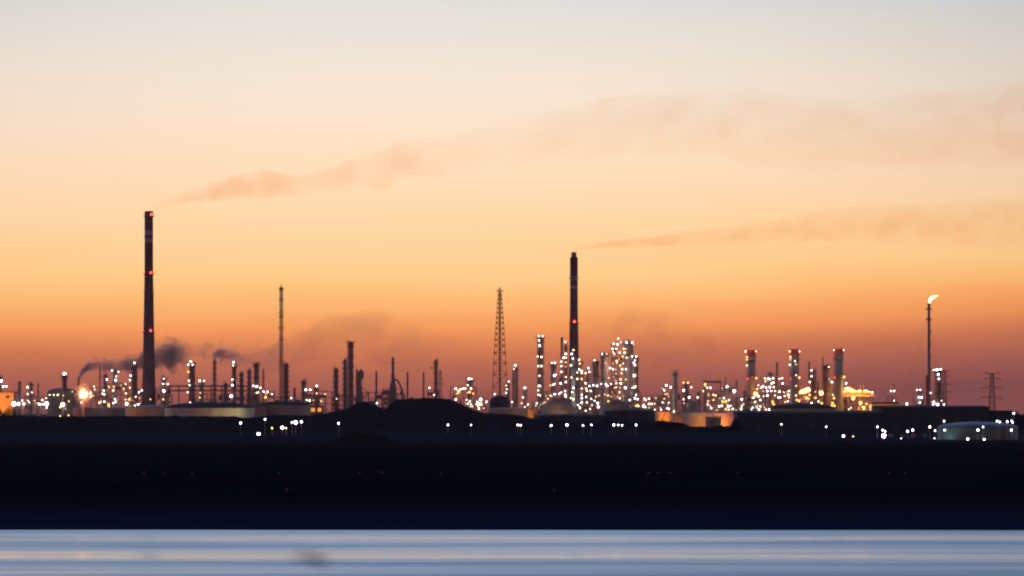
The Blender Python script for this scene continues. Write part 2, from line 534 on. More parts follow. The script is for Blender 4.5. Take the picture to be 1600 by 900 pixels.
def water_mat():
    m, nt, out = new_mat('estuary_water')
    N, L = nt.nodes.new, nt.links.new
    b = N('ShaderNodeBsdfPrincipled')
    b.inputs['Base Color'].default_value = (.02, .07, .13, 1)
    b.inputs['IOR'].default_value = 1.333
    tc = N('ShaderNodeTexCoord'); sp = N('ShaderNodeSeparateXYZ'); L(tc.outputs['Object'], sp.inputs[0])
    # calm slicks run across the current: roughness depends on the distance, warped by a long noise
    mp = N('ShaderNodeMapping'); mp.inputs['Scale'].default_value = (.0045, .02, 1)
    L(tc.outputs['Object'], mp.inputs[0])
    nz = N('ShaderNodeTexNoise'); nz.inputs['Scale'].default_value = 1; nz.inputs['Detail'].default_value = 3
    L(mp.outputs[0], nz.inputs['Vector'])
    w = N('ShaderNodeMath'); w.operation = 'MULTIPLY_ADD'; w.inputs[1].default_value = 24; w.inputs[2].default_value = -12
    L(nz.outputs['Fac'], w.inputs[0])
    yy = N('ShaderNodeMath'); L(sp.outputs['Y'], yy.inputs[0]); L(w.outputs[0], yy.inputs[1])
    mr = N('ShaderNodeMapRange'); mr.inputs[1].default_value = 330; mr.inputs[2].default_value = 490
    L(yy.outputs[0], mr.inputs[0])
    rp = N('ShaderNodeValToRGB'); rp.color_ramp.interpolation = 'EASE'
    el = rp.color_ramp.elements
    pts = [(330, .345), (352, .34), (362, .305), (370, .33), (380, .335), (393, .25), (405, .225), (418, .31), (428, .31), (438, .25), (449, .225), (460, .28), (472, .37), (488, .38)]
    el[0].position = 0; el[0].color = (pts[0][1],) * 3 + (1,)
    el[1].position = 1; el[1].color = (pts[-1][1],) * 3 + (1,)
    for y, r in pts[1:-1]:
        e = el.new((y - 330) / 160); e.color = (r, r, r, 1)
    L(mr.outputs[0], rp.inputs[0])
    mp2 = N('ShaderNodeMapping'); mp2.inputs['Scale'].default_value = (.008, .22, 1)
    L(tc.outputs['Object'], mp2.inputs[0])
    n2 = N('ShaderNodeTexNoise'); n2.inputs['Scale'].default_value = 1; n2.inputs['Detail'].default_value = 5; n2.inputs['Roughness'].default_value = .6
    L(mp2.outputs[0], n2.inputs['Vector'])
    ad = N('ShaderNodeMath'); ad.operation = 'MULTIPLY_ADD'; ad.inputs[1].default_value = .30; ad.inputs[2].default_value = -.16
    L(n2.outputs['Fac'], ad.inputs[0])
    sm = N('ShaderNodeMath'); L(rp.outputs[0], sm.inputs[0]); L(ad.outputs[0], sm.inputs[1]); sm.use_clamp = True
    # the slicks break up along the shore
    mp3 = N('ShaderNodeMapping'); mp3.inputs['Scale'].default_value = (.011, .05, 1); L(tc.outputs['Object'], mp3.inputs[0])
    n3 = N('ShaderNodeTexNoise'); n3.inputs['Scale'].default_value = 1; n3.inputs['Detail'].default_value = 2; L(mp3.outputs[0], n3.inputs['Vector'])
    a3 = N('ShaderNodeMath'); a3.operation = 'MULTIPLY_ADD'; a3.inputs[1].default_value = .34; a3.inputs[2].default_value = -.17
    L(n3.outputs['Fac'], a3.inputs[0])
    s3 = N('ShaderNodeMath'); L(sm.outputs[0], s3.inputs[0]); L(a3.outputs[0], s3.inputs[1])
    c3 = N('ShaderNodeMath'); c3.operation = 'MAXIMUM'; c3.inputs[1].default_value = .17; L(s3.outputs[0], c3.inputs[0])
    L(c3.outputs[0], b.inputs['Roughness'])
    L(b.outputs[0], out.inputs['Surface'])
    return m


M['water'] = water_mat()
grid('water', [-900 + 60 * i for i in range(31)], [-120 + 31 * i for i in range(21)], lambda x, y: 0.0, M['water'])


def marsh_mat():
    m, nt, out = new_mat('dark_marsh')
    N, L = nt.nodes.new, nt.links.new
    b = N('ShaderNodeBsdfPrincipled'); b.inputs['Roughness'].default_value = 1; b.inputs['Specular IOR Level'].default_value = 0
    tc = N('ShaderNodeTexCoord'); sp = N('ShaderNodeSeparateXYZ'); L(tc.outputs['Object'], sp.inputs[0])
    mp = N('ShaderNodeMapping'); mp.inputs['Scale'].default_value = (.010, .06, .05); L(tc.outputs['Object'], mp.inputs[0])
    nz = N('ShaderNodeTexNoise'); nz.inputs['Scale'].default_value = 1; nz.inputs['Detail'].default_value = 6; L(mp.outputs[0], nz.inputs['Vector'])
    r1 = N('ShaderNodeValToRGB'); e = r1.color_ramp.elements     # grass and scrub
    e[0].position = .35; e[0].color = (.0025, .002, .004, 1); e[1].position = .7; e[1].color = (.013, .012, .017, 1)
    r2 = N('ShaderNodeValToRGB'); e = r2.color_ramp.elements     # wet mud near the water, blue sky reflection put into its colour
    e[0].position = .3; e[0].color = (.012, .016, .034, 1); e[1].position = .75; e[1].color = (.024, .032, .060, 1)
    L(nz.outputs['Fac'], r1.inputs[0]); L(nz.outputs['Fac'], r2.inputs[0])
    jig = N('ShaderNodeMath'); jig.operation = 'MULTIPLY_ADD'; jig.inputs[1].default_value = 120; L(nz.outputs['Fac'], jig.inputs[0]); L(sp.outputs['Y'], jig.inputs[2])
    mr = N('ShaderNodeMapRange'); mr.inputs[1].default_value = 570; mr.inputs[2].default_value = 700; L(jig.outputs[0], mr.inputs[0])
    mx = N('ShaderNodeMix'); mx.data_type = 'RGBA'; L(mr.outputs[0], mx.inputs[0]); L(r2.outputs[0], mx.inputs[6]); L(r1.outputs[0], mx.inputs[7])
    # drier, slightly paler ground far behind
    mr2 = N('ShaderNodeMapRange'); mr2.inputs[1].default_value = 1500; mr2.inputs[2].default_value = 1750; L(sp.outputs['Y'], mr2.inputs[0])
    mx2 = N('ShaderNodeMix'); mx2.data_type = 'RGBA'; L(mr2.outputs[0], mx2.inputs[0]); L(mx.outputs[2], mx2.inputs[6]); mx2.inputs[7].default_value = (.030, .028, .034, 1)
    L(mx2.outputs[2], b.inputs['Base Color']); L(b.outputs[0], out.inputs['Surface'])
    return m


M['marsh'] = marsh_mat()
GX = [-9000, -5000, -2500, -1500, -900] + [-600 + 15 * i for i in range(81)] + [900, 1500, 2500, 5000, 9000]
GY = [466, 472, 475, 478, 481, 485, 490, 500, 515, 530, 550, 575, 600, 640, 690, 750, 820, 900, 1000, 1120, 1250, 1400, 1500, 1600, 1750, 1900, 2100, 2300, 2600, 3000, 3600, 4500, 6000, 8000, 12000]


def land_z(x, y):
    shore = 478.5 - .004 * (x - 60) * (1 if x > 60 else .2) + 2.2 * noise.noise(Vector((x * .022, 3.3, 0))) + 1.1 * noise.noise(Vector((x * .11, 1.3, 0)))
    t = y - shore
    z = -1.0 + 1.25 * max(0, min(1, (t + 6) / 7.5)) + .35 * max(0, min(1, t / 120)) + .15 * noise.noise(Vector((x * .05, y * .03, 0))) * max(0, min(1, t / 20))
    return min(z, .75)


grid('ground', GX, GY, land_z, M['marsh'])


# low earth banks between the marsh and the works: (photo profile, distance, half depth)
def bank(prof, D, half, label_name='hill', rough=.7, sub=2.0):
    xs = []
    x = prof[0][0]
    while x <= prof[-1][0]:
        xs.append(x); x += sub

    def top(px):
        for (a, ya), (b, yb) in zip(prof[:-1], prof[1:]):
            if a <= px <= b: return ya + (yb - ya) * (px - a) / max(1e-6, b - a)
        return prof[-1][1]
    X = [P(px, 0, D).x for px in xs]
    H = [max(0, P(0, top(px), D).z) for px in xs]
    Y = [D - half + 2 * half * j / 16 for j in range(17)]

    def fz(xw, yw):
        i = X.index(xw); q = 1 - abs(yw - D) / half
        q = min(1, q / .55); q = q * q * (3 - 2 * q)
        nz = noise.noise(Vector((xw * .16, yw * .16, D))) * rough + noise.noise(Vector((xw * .5, yw * .4, D))) * rough * .5
        return -.4 + (H[i] + .4 + nz) * q
    return grid(label_name, X, Y, fz, M['soil'])


bank([(-120, 651), (-20, 651), (40, 650.5), (90, 651.5), (180, 651), (260, 650.5), (340, 651.5), (368, 651), (376, 653), (390, 653.5), (404, 652), (420, 650), (440, 648.8), (456, 650), (470, 650.5), (484, 650), (500, 652), (520, 672), (528, 680)], 2450, 34)
bank([(474, 680), (482, 656), (487, 649), (510, 646), (538, 641), (548, 637), (556, 631), (566, 629), (576, 630), (590, 636), (600, 641), (606, 640), (612, 630), (620, 625), (640, 623.5), (662, 622.5), (690, 623), (704, 624.5), (720, 632), (738, 641), (756, 646), (800, 648.5), (816, 650), (834, 655), (850, 658), (930, 662), (1010, 661), (1030, 658), (1064, 661), (1080, 668), (1110, 668), (1150, 666), (1160, 672), (1170, 680)], 2440, 60)
bank([(1120, 690), (1160, 676), (1300, 673), (1400, 671), (1470, 674), (1480, 690)], 2330, 40)
bank([(380, 690), (400, 676), (440, 674), (470, 676), (492, 690)], 2300, 30)


# ------------------------------------------------------------------ sky (world)
def make_world():
    w = bpy.data.worlds.new('World'); SC.world = w; w.use_nodes = True
    nt = w.node_tree; nt.nodes.clear()
    N, L = nt.nodes.new, nt.links.new
    out = N('ShaderNodeOutputWorld'); bg = N('ShaderNodeBackground'); L(bg.outputs[0], out.inputs[0])
    tc = N('ShaderNodeTexCoord'); sp = N('ShaderNodeSeparateXYZ'); L(tc.outputs['Generated'], sp.inputs[0])

    def math_(op, a, b=None, c=None):
        n = N('ShaderNodeMath'); n.operation = op
        for i, q in enumerate((a, b, c)):
            if q is None: continue
            if isinstance(q, (int, float)): n.inputs[i].default_value = q
            else: L(q, n.inputs[i])
        return n.outputs[0]
    el = math_('MULTIPLY', math_('ARCSINE', sp.outputs['Z']), 57.29578)
    az = math_('MULTIPLY', math_('ARCTAN2', sp.outputs['X'], sp.outputs['Y']), 57.29578)
    # thin uneven layers of high haze
    mp = N('ShaderNodeMapping'); mp.inputs['Scale'].default_value = (9, 9, 70); L(tc.outputs['Generated'], mp.inputs[0])
    nz = N('ShaderNodeTexNoise'); nz.inputs['Scale'].default_value = 1; nz.inputs['Detail'].default_value = 4; L(mp.outputs[0], nz.inputs['Vector'])
    dl = math_('MULTIPLY_ADD', nz.outputs['Fac'], .50, -.25)
    # the afterglow is broader to the left of the view, the dusk climbs higher to the right
    u = math_('MULTIPLY', az, 1 / 7.6)
    u = math_('MAXIMUM', math_('MINIMUM', u, 1.1), -1.1)
    ua = math_('ADD', u, .2)
    amt = math_('MAXIMUM', .3, math_('MINIMUM', 1.0, math_('MULTIPLY', el, .2)))
    dim = math_('MULTIPLY_ADD', math_('MULTIPLY', math_('MULTIPLY', ua, ua), amt), -.13, 1.0)
    k = math_('MULTIPLY_ADD', u, .04, math_('MULTIPLY_ADD', math_('MULTIPLY', ua, ua), .05, 1.0))
    e2 = math_('MULTIPLY_ADD', math_('SUBTRACT', el, 2.4), k, 2.4)
    e2 = math_('MULTIPLY_ADD', math_('MAXIMUM', u, 0.0), -.25, e2)
    e2 = math_('ADD', e2, math_('MULTIPLY', dl, math_('MINIMUM', 1.0, math_('MAXIMUM', 0.0, math_('MULTIPLY', el, .6)))))
    pos = math_('POWER', math_('DIVIDE', math_('MAXIMUM', e2, 0.0), 90.0), .4)
    rp = N('ShaderNodeValToRGB'); rp.color_ramp.interpolation = 'LINEAR'; L(pos, rp.inputs[0])
    deg = lambda y: math.degrees(math.atan((HZ - y) / K))
    def st(y, r, g, b):          # what is seen through the evening air, so a little brighter behind it
        k = 1.16 - .15 * max(0, min(1, (400 - y) / 400.0))
        w = max(0, min(1, (y - 410) / 90.0))       # the air in front adds a little blue low down
        return (deg(y), tuple(q * k * f / 1.2 for q, f in zip(lin(r, g, b)[:3], (1 + .015 * w, 1 - .05 * w, 1 - .33 * w))) + (1,))
    up = lambda d, r, g, b: (d, tuple(q / 1.2 for q in lin(r, g, b)[:3]) + (1,))
    stops = [st(640, 132, 74, 79), st(620, 150, 82, 82), st(590, 174, 98, 86), st(568, 193, 110, 85), st(550, 210, 122, 87), st(530, 229, 140, 92), st(510, 245, 157, 100), st(490, 251, 173, 110), st(470, 254, 188, 122),
             st(430, 255, 203, 138), st(380, 255, 208, 151), st(320, 255, 215, 170), st(260, 254, 221, 185), st(200, 252, 226, 200), st(120, 246, 230, 213),
             st(60, 238, 229, 217), st(0, 228, 226, 222), up(7.2, 210, 228, 254), up(9.2, 222, 264, 302), up(13, 184, 254, 322), up(22, 130, 200, 296),
             up(40, 62, 88, 140), up(65, 48, 68, 116), up(90, 40, 56, 98)]
    e = rp.color_ramp.elements
    for i, (d, c) in enumerate(stops):
        p = (d / 90) ** .4
        if i == 0: e[0].position = p; e[0].color = c
        elif i == len(stops) - 1: e[len(e) - 1].position = 1; e[len(e) - 1].color = c
        else: q = e.new(p); q.color = c
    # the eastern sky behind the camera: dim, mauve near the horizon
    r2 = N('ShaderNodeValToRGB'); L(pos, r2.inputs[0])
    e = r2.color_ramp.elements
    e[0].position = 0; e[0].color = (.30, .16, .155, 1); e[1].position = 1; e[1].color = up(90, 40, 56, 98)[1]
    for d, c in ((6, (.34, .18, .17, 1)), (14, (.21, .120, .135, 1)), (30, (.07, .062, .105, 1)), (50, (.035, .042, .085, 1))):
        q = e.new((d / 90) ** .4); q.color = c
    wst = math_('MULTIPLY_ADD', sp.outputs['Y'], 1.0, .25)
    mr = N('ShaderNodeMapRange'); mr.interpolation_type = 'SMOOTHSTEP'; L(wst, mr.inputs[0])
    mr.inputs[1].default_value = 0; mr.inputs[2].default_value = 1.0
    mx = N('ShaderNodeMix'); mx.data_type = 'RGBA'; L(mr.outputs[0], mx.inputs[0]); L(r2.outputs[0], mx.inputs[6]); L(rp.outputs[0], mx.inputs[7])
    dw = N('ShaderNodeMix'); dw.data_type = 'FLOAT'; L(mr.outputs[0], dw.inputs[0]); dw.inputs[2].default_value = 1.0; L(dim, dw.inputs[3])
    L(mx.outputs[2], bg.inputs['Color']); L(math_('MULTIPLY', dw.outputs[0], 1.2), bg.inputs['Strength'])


make_world()

# ================================================================== THE WORKS
# ---- two tall chimneys
def chimney(x0, x1, xb0, xb1, yt, D, mat, label, rings, cap=None):
    s = D / K; c = P((x0 + x1) / 2, yt, D); H = c.z
    cb = P((xb0 + xb1) / 2, 0, D).x
    r1 = (x1 - x0) / 2 * s; r0 = (xb1 - xb0) / 2 * s
    root = thing('chimney', label, 'chimney', (c.x, D, 0), 'tall chimneys')
    b = MB()
    zc = P(0, 516, D).z
    prof = [(r0 * 1.02, 0), (r0, 4), (r1 + (r0 - r1) * .35, zc), (r1, H * .72), (r1, H), (r1 * .75, H), (r1 * .75, H - 4)]
    b.lathe((c.x, D, 0), prof, 40); b.build('shaft', mat, root, True)
    if cap:
        k = MB(); zc2 = P(0, cap[2], D).z; rr = (cap[1] - cap[0]) / 2 * s
        k.lathe((c.x, D, H - .5), [(rr, 0), (rr, zc2 - H + .5), (rr * .85, zc2 - H + .5), (rr * .85, 0)], 28); k.build('flue', M['steel'], root, False)
    for y, lamps in rings:
        z = P(0, y, D).z
        q = r1 if y < 500 else r1 + (r0 - r1) * .35
        platform_ring(root, c.x, D, z - 1.5, q, 1.0)
        for lx, kind in lamps:
            p = P(lx, y, D - q - .9) if kind == 'R' else P(lx, y, D - .6)
            g = put_globe('warning_light', kind, p, root)
    l = MB()
    for dx in (-.3, .3): l.bar((c.x + r1 * .3 + dx, D - r0 - .15, 2), (c.x + r1 * .3 + dx, D - r1 - .15, H), .07)
    l.build('ladder', M['steel'], root)
    host(x0, x1, yt, D, D - r0, root, True)
    return root


zz = lambda y, D: P(0, y, D).z
dk, fd, cc = (.20, .085, .085), (.50, .38, .36), (.20, .125, .12)
M['band_a'] = banded('chimney_bands', [(zz(516, 3050), dk), (zz(492, 3050), (.20, .115, .11)), (zz(478, 3050), dk), (zz(456, 3050), (.19, .10, .10)), (zz(430, 3050), dk), (zz(379, 3050), fd), (zz(374, 3050), dk), (zz(368, 3050), fd), (zz(360, 3050), dk)], cc)
M['band_b'] = banded('second_chimney_bands', [(zz(503, 3120), (.17, .095, .10)), (zz(452, 3120), fd), (zz(447, 3120), dk), (zz(438, 3120), fd), (zz(432, 3120), dk)], (.19, .115, .11))
chimney(225.8, 239.2, 221, 244, 330, 3050, M['band_a'], 'tallest concrete chimney with red warning lights and faded bands, left of the works',
        [(335, [(236.5, 'R'), (226, 'r'), (240, 'r')]), (426, [(235.5, 'R'), (225.5, 'r'), (240, 'r')]), (455, []), (516.5, [(235.5, 'R'), (223, 'r'), (242, 'r')])])
chimney(890.6, 902.8, 888, 905, 402, 3120, M['band_b'], 'tall dark chimney with narrow top flue rising behind the brightly lit columns',
        [(432, []), (502.5, [(897.5, 'R'), (890.6, 'r'), (903, 'r')])], cap=(893, 901, 394))

# ---- columns, vent stacks: x0, x1, top row, distance, style, label
COLS = [
    (-3, 3, 588, 2960, 'c', 'dark column cut by the left picture edge above the orange lit building'),
    (28, 33, 596, 3020, 't', 'short dark stack nearest the orange lit building, left of the works'),
    (46, 51, 598, 3040, 'c', 'short dark column with lamps between two slim stacks, far left'),
    (58.5, 61, 599, 3010, 't', 'thin short stack left of the brown domed tank'),
    (97, 104, 585, 2960, 'p', 'stubby column crowned by one wide white lamp behind the brown domed tank'),
    (121, 124, 590, 2970, 't', 'thin burning flare pipe trailing dark smoke left of the tallest chimney'),
    (155, 157.5, 570, 3000, 't', 'hair thin dark stack beside the ground flame'),
    (162, 167, 584, 3030, 'c', 'dark column with ring platforms right of the ground flame'),
    (177, 183, 578, 3010, 'c', 'lit column midway between ground flame and tallest chimney'),
    (205.5, 214.5, 567, 2980, 'c', 'thick dark column with one lamp on top touching the tallest chimney'),
    (253, 259.5, 588, 2990, 'c', 'short lamp lit column just right of the tallest chimney'),
    (295.5, 304, 567, 2980, 'p', 'lamp crowned column standing alone between tallest chimney and smoking stack'),
    (313, 318, 596, 3000, 'c', 'short column with two lamps beside the smoking stack'),
    (333.3, 336.8, 562, 2990, 'r', 'slim stack with a dark puff of smoke at its top'),
    (350, 355, 598, 3020, 'c', 'short dark column right of the smoking stack'),
    (363, 368.5, 568, 2970, 'c', 'slender column with a vertical string of white lamps, two at its top'),
    (374.5, 379.5, 581, 3010, 'r', 'dark ringed column, broader of the pair left of the platform topped stack'),
    (387, 391.5, 577, 3000, 'r', 'dark ringed column, thinner of the pair left of the platform topped stack'),
    (397, 404, 567, 2990, 'p', 'dark stack with square platform top left of the guyed mast'),
    (443.5, 450.5, 567, 3010, 'r', 'dark column standing close against the right of the guyed mast'),
    (458.5, 462, 606, 3020, 't', 'very short dark stack right of the guyed mast'),
    (471.5, 477.5, 594, 3000, 'c', 'short dark column beside two white lamps, right of the guyed mast'),
    (492, 497.5, 604, 2990, 'c', 'low column with a single white lamp on top above two amber windows'),
    (522, 528, 575, 3000, 'r', 'ringed dark column, left end of the unlit row of four'),
    (536.5, 541.5, 561, 3010, 'r', 'slim ringed column close left of the tallest unlit column'),
    (544, 552, 534, 2990, 'p', 'tallest unlit column with flared platform top in the centre left'),
    (556, 559.5, 577, 3010, 't', 'slim stack touching the hook topped column'),
    (559.5, 564.5, 580, 2990, 'c', 'dark column with a bulging pipe bend at its top right'),
    (586.5, 589.5, 580, 3000, 't', 'plain thin stack between hook topped column and cone based tower'),
    (635.3, 638.3, 582, 2990, 't', 'plain thin stack on the flat mound, right of the cone based tower'),
    (660.5, 663.3, 582, 3000, 't', 'plain thin stack on the flat mound, left of the side arm stack'),
    (678.8, 683.3, 562, 3010, 'c', 'slim stack with a small side arm near its top above the mound'),
    (731, 738, 593, 2990, 'p', 'short column with a wide bright lamp left of the lattice tower'),
    (791.5, 796, 597, 2960, 'c', 'short column with lamps down its left side beside the lattice tower'),
    (800.5, 804, 576, 2990, 't', 'left pipe of the twin pipe tower with one lamp on top'),
    (804.8, 808.8, 572, 2980, 'c', 'right, darker half of the twin pipe tower with one lamp on top'),
    (818.5, 822.5, 607, 2960, 'c', 'small amber lit column topped by a single lamp left of the sphere'),
    (840.5, 849.5, 527, 2980, 'p', 'tall column strung with white lamps, standing alone left of the dark chimney'),
    (861, 868, 568, 2970, 'p', 'shorter column with paired lamps behind the left sphere'),
    (876, 880, 527, 2990, 't', 'dark plain stack just left of the second tall chimney'),
    (882, 886, 538, 3010, 'c', 'pale slim column between plain stack and second chimney'),
    (893, 899, 552, 2950, 'c', 'lamp covered column in front of the second chimney'),
    (902, 910, 562, 2960, 'c', 'lamp covered column hugging the right side of the second chimney'),
    (916, 922, 574, 2970, 'c', 'short column with four lamps at its top right of the second chimney'),
    (926.5, 935.5, 563, 2990, 'c', 'reddish dark column with a single lamp on its rounded top'),
    (939, 951, 552, 2985, 'p', 'thick dark column with two lamps on a wide top platform'),
    (975.5, 989.5, 532, 2995, 'c', 'thickest and tallest column with broad dark shell in the lamp cluster'),
    (989.5, 997, 556, 2970, 'c', 'column with a ladder of bright lamps at the right edge of the cluster'),
    (1051.5, 1058, 580, 2980, 'c', 'pale column with thin antenna arms at its top'),
    (1069, 1076, 598, 2950, 'c', 'column with two small reddish lamps on top left of the portal frame'),
    (1089, 1094, 612, 2990, 'c', 'squat dark column beside one lamp left of the portal frame'),
    (1132.5, 1134.5, 590, 3000, 't', 'hair thin pole right of the portal frame'),
    (1149, 1152.5, 594, 2990, 't', 'dark stub stack midway between portal frame and first striped stack'),
    (1162, 1166, 610, 3000, 'c', 'low dark column touching the first striped stack'),
    (1201, 1207.5, 582, 3000, 'c', 'short column rising from the lamp covered steel frame between striped stacks'),
    (1212.3, 1215.8, 566, 2990, 't', 'dark plain stack between the first two red topped stacks'),
    (1262.8, 1266.2, 565, 2990, 't', 'thin dark stack with a side bracket right of the middle red topped stack'),
    (1267.5, 1274.5, 577, 2980, 'r', 'dark ringed column between the middle and right red topped stacks'),
    (1276.5, 1280.5, 596, 2990, 't', 'short dark stack between the ringed and the broad dark columns'),
    (1284.5, 1287, 558, 3010, 't', 'thin stack rising behind the broad dark column'),
    (1286.5, 1295.5, 571, 2980, 'p', 'broad dark column left of the right hand red topped stack'),
    (1294.5, 1299, 596, 3000, 'c', 'low dark column against the right hand red topped stack'),
    (1332.5, 1334.5, 600, 3010, 't', 'small vent above the amber lit deck, nearest the red topped stack'),
    (1342.5, 1345.5, 597, 3010, 't', 'small vent above the amber lit deck, second from the red topped stack'),
    (1347.5, 1350.5, 597, 3010, 't', 'small vent above the amber lit deck, farthest from the red topped stack'),
    (1392.5, 1394.5, 594, 2990, 't', 'thin pole with paired lamps between amber deck and flare stack'),
    (1433.5, 1440.5, 607, 2970, 'c', 'low lamp lit column just left of the flare stack'),
    (1461, 1471, 578, 2970, 'p', 'column with a crown of lamps just right of the flare stack'),
]
for i, (x0, x1, yt, D, st, lab) in enumerate(COLS):
    nm, cat = ('vent_stack', 'stack') if st == 't' else ('process_column', 'column')
    mt = 'steel'
    if i in (12, 41, 48): mt = 'clad'
    rg = None
    if st == 'r': rg = int(P(0, yt, D).z / 5)
    t = column(x0, x1, yt, D, st, lab, nm, cat, mt, 'vent stacks of the works' if st == 't' else 'process columns of the works', rg)
    if 'hook' not in lab and 'bulging' in lab:
        c = P(562, 583, D); b = MB()
        b.path([(c.x, D - 1, c.z + 2), (c.x + 1.6, D - 1, c.z + 2.0), (c.x + 2.4, D - 1, c.z + .5), (c.x + 2.4, D - 1, c.z - 3), (c.x + 1.4, D - 1, c.z - 4.5)], .95, 10); b.build('pipe_bend', M['steel'], t)
    if 'side arm' in lab:
        c = P(681, 575, D); b = MB(); b.bar((c.x, D, c.z), (c.x - 3.8, D, c.z), .35); b.box((c.x - 4.2, D - .6, c.z - .5), (c.x - 2.6, D + .6, c.z + .5)); b.build('side_arm', M['steel'], t)
    if 'antenna' in lab:
        for (yy, hw) in ((579, 9.5), (587, 11), (612, 7)):
            c = P(1054.7, yy, D); b = MB()
            b.bar((c.x - hw * .5, D - 1.8, c.z + (1.6 if yy == 579 else 0)), (c.x, D - 1.8, c.z), .14); b.bar((c.x, D - 1.8, c.z), (c.x + hw * .5, D - 1.8, c.z + (1.6 if yy == 579 else 0)), .14)
            b.build('antenna_arm', M['steel'], t)
    if 'side bracket' in lab:
        c = P(1264.5, 574, D); b = MB(); b.box((c.x - 2, D - .7, c.z - .25), (c.x, D + .7, c.z)); b.build('side_arm', M['steel'], t)

# ---- three red topped stacks with stairs
def striped(x0, x1, yt, label, D):
    s = D / K; c = P((x0 + x1) / 2, yt, D); r = (x1 - x0) / 2 * s * .93; H = c.z
    root = thing('boiler_stack', label, 'stack', (c.x, D, 0), 'red topped boiler stacks')
    zr = P(0, yt + 8, D).z
    b = MB(); b.lathe((c.x, D, 0), [(r * 1.08, 0), (r * 1.02, 5), (r, H * .5), (r, zr)], 28); b.build('shaft', M['grey'], root, True)
    h = MB(); h.lathe((c.x, D, zr + .003), [(r * 1.14, 0), (r * 1.14, H - zr), (r * .9, H - zr), (r * .9, .4)], 28); h.build('red_band', M['red'], root, False)
    for y in (yt + 9, yt + 16, yt + 40): platform_ring(root, c.x, D, P(0, y, D).z, r, 1.1)
    rb = MB(); z = P(0, yt + 19, D).z; rb.lathe((c.x, D, z), [(r + .02, 0), (r + .06, .02), (r + .06, 1.2), (r + .02, 1.22)], 28); rb.build('pale_band', M['white'], root, False)
    p = MB()
    p.tube((c.x - r - .9, D - .4, 0), (c.x - r - .9, D - .4, P(0, yt + 12, D).z), .22, n=8); p.build('riser_pipe', M['rust'], root)
    l = MB()
    for dx in (-.25, .25): l.bar((c.x + r + .45 + dx, D - .2, 1), (c.x + r + .45 + dx, D - .2, zr), .08)
    l.build('ladder', M['steel'], root)
    host(x0, x1, yt, D, D - r, root, True)


striped(1168, 1180.5, 547, 'left of the three grey stacks with glowing red top band', 2975)
striped(1235.3, 1248.3, 545.5, 'middle of the three red topped stacks, dotted with lamps down its shaft', 2975)
striped(1304, 1317.3, 544.5, 'right of the three red topped stacks, beside the amber lit deck', 2975)

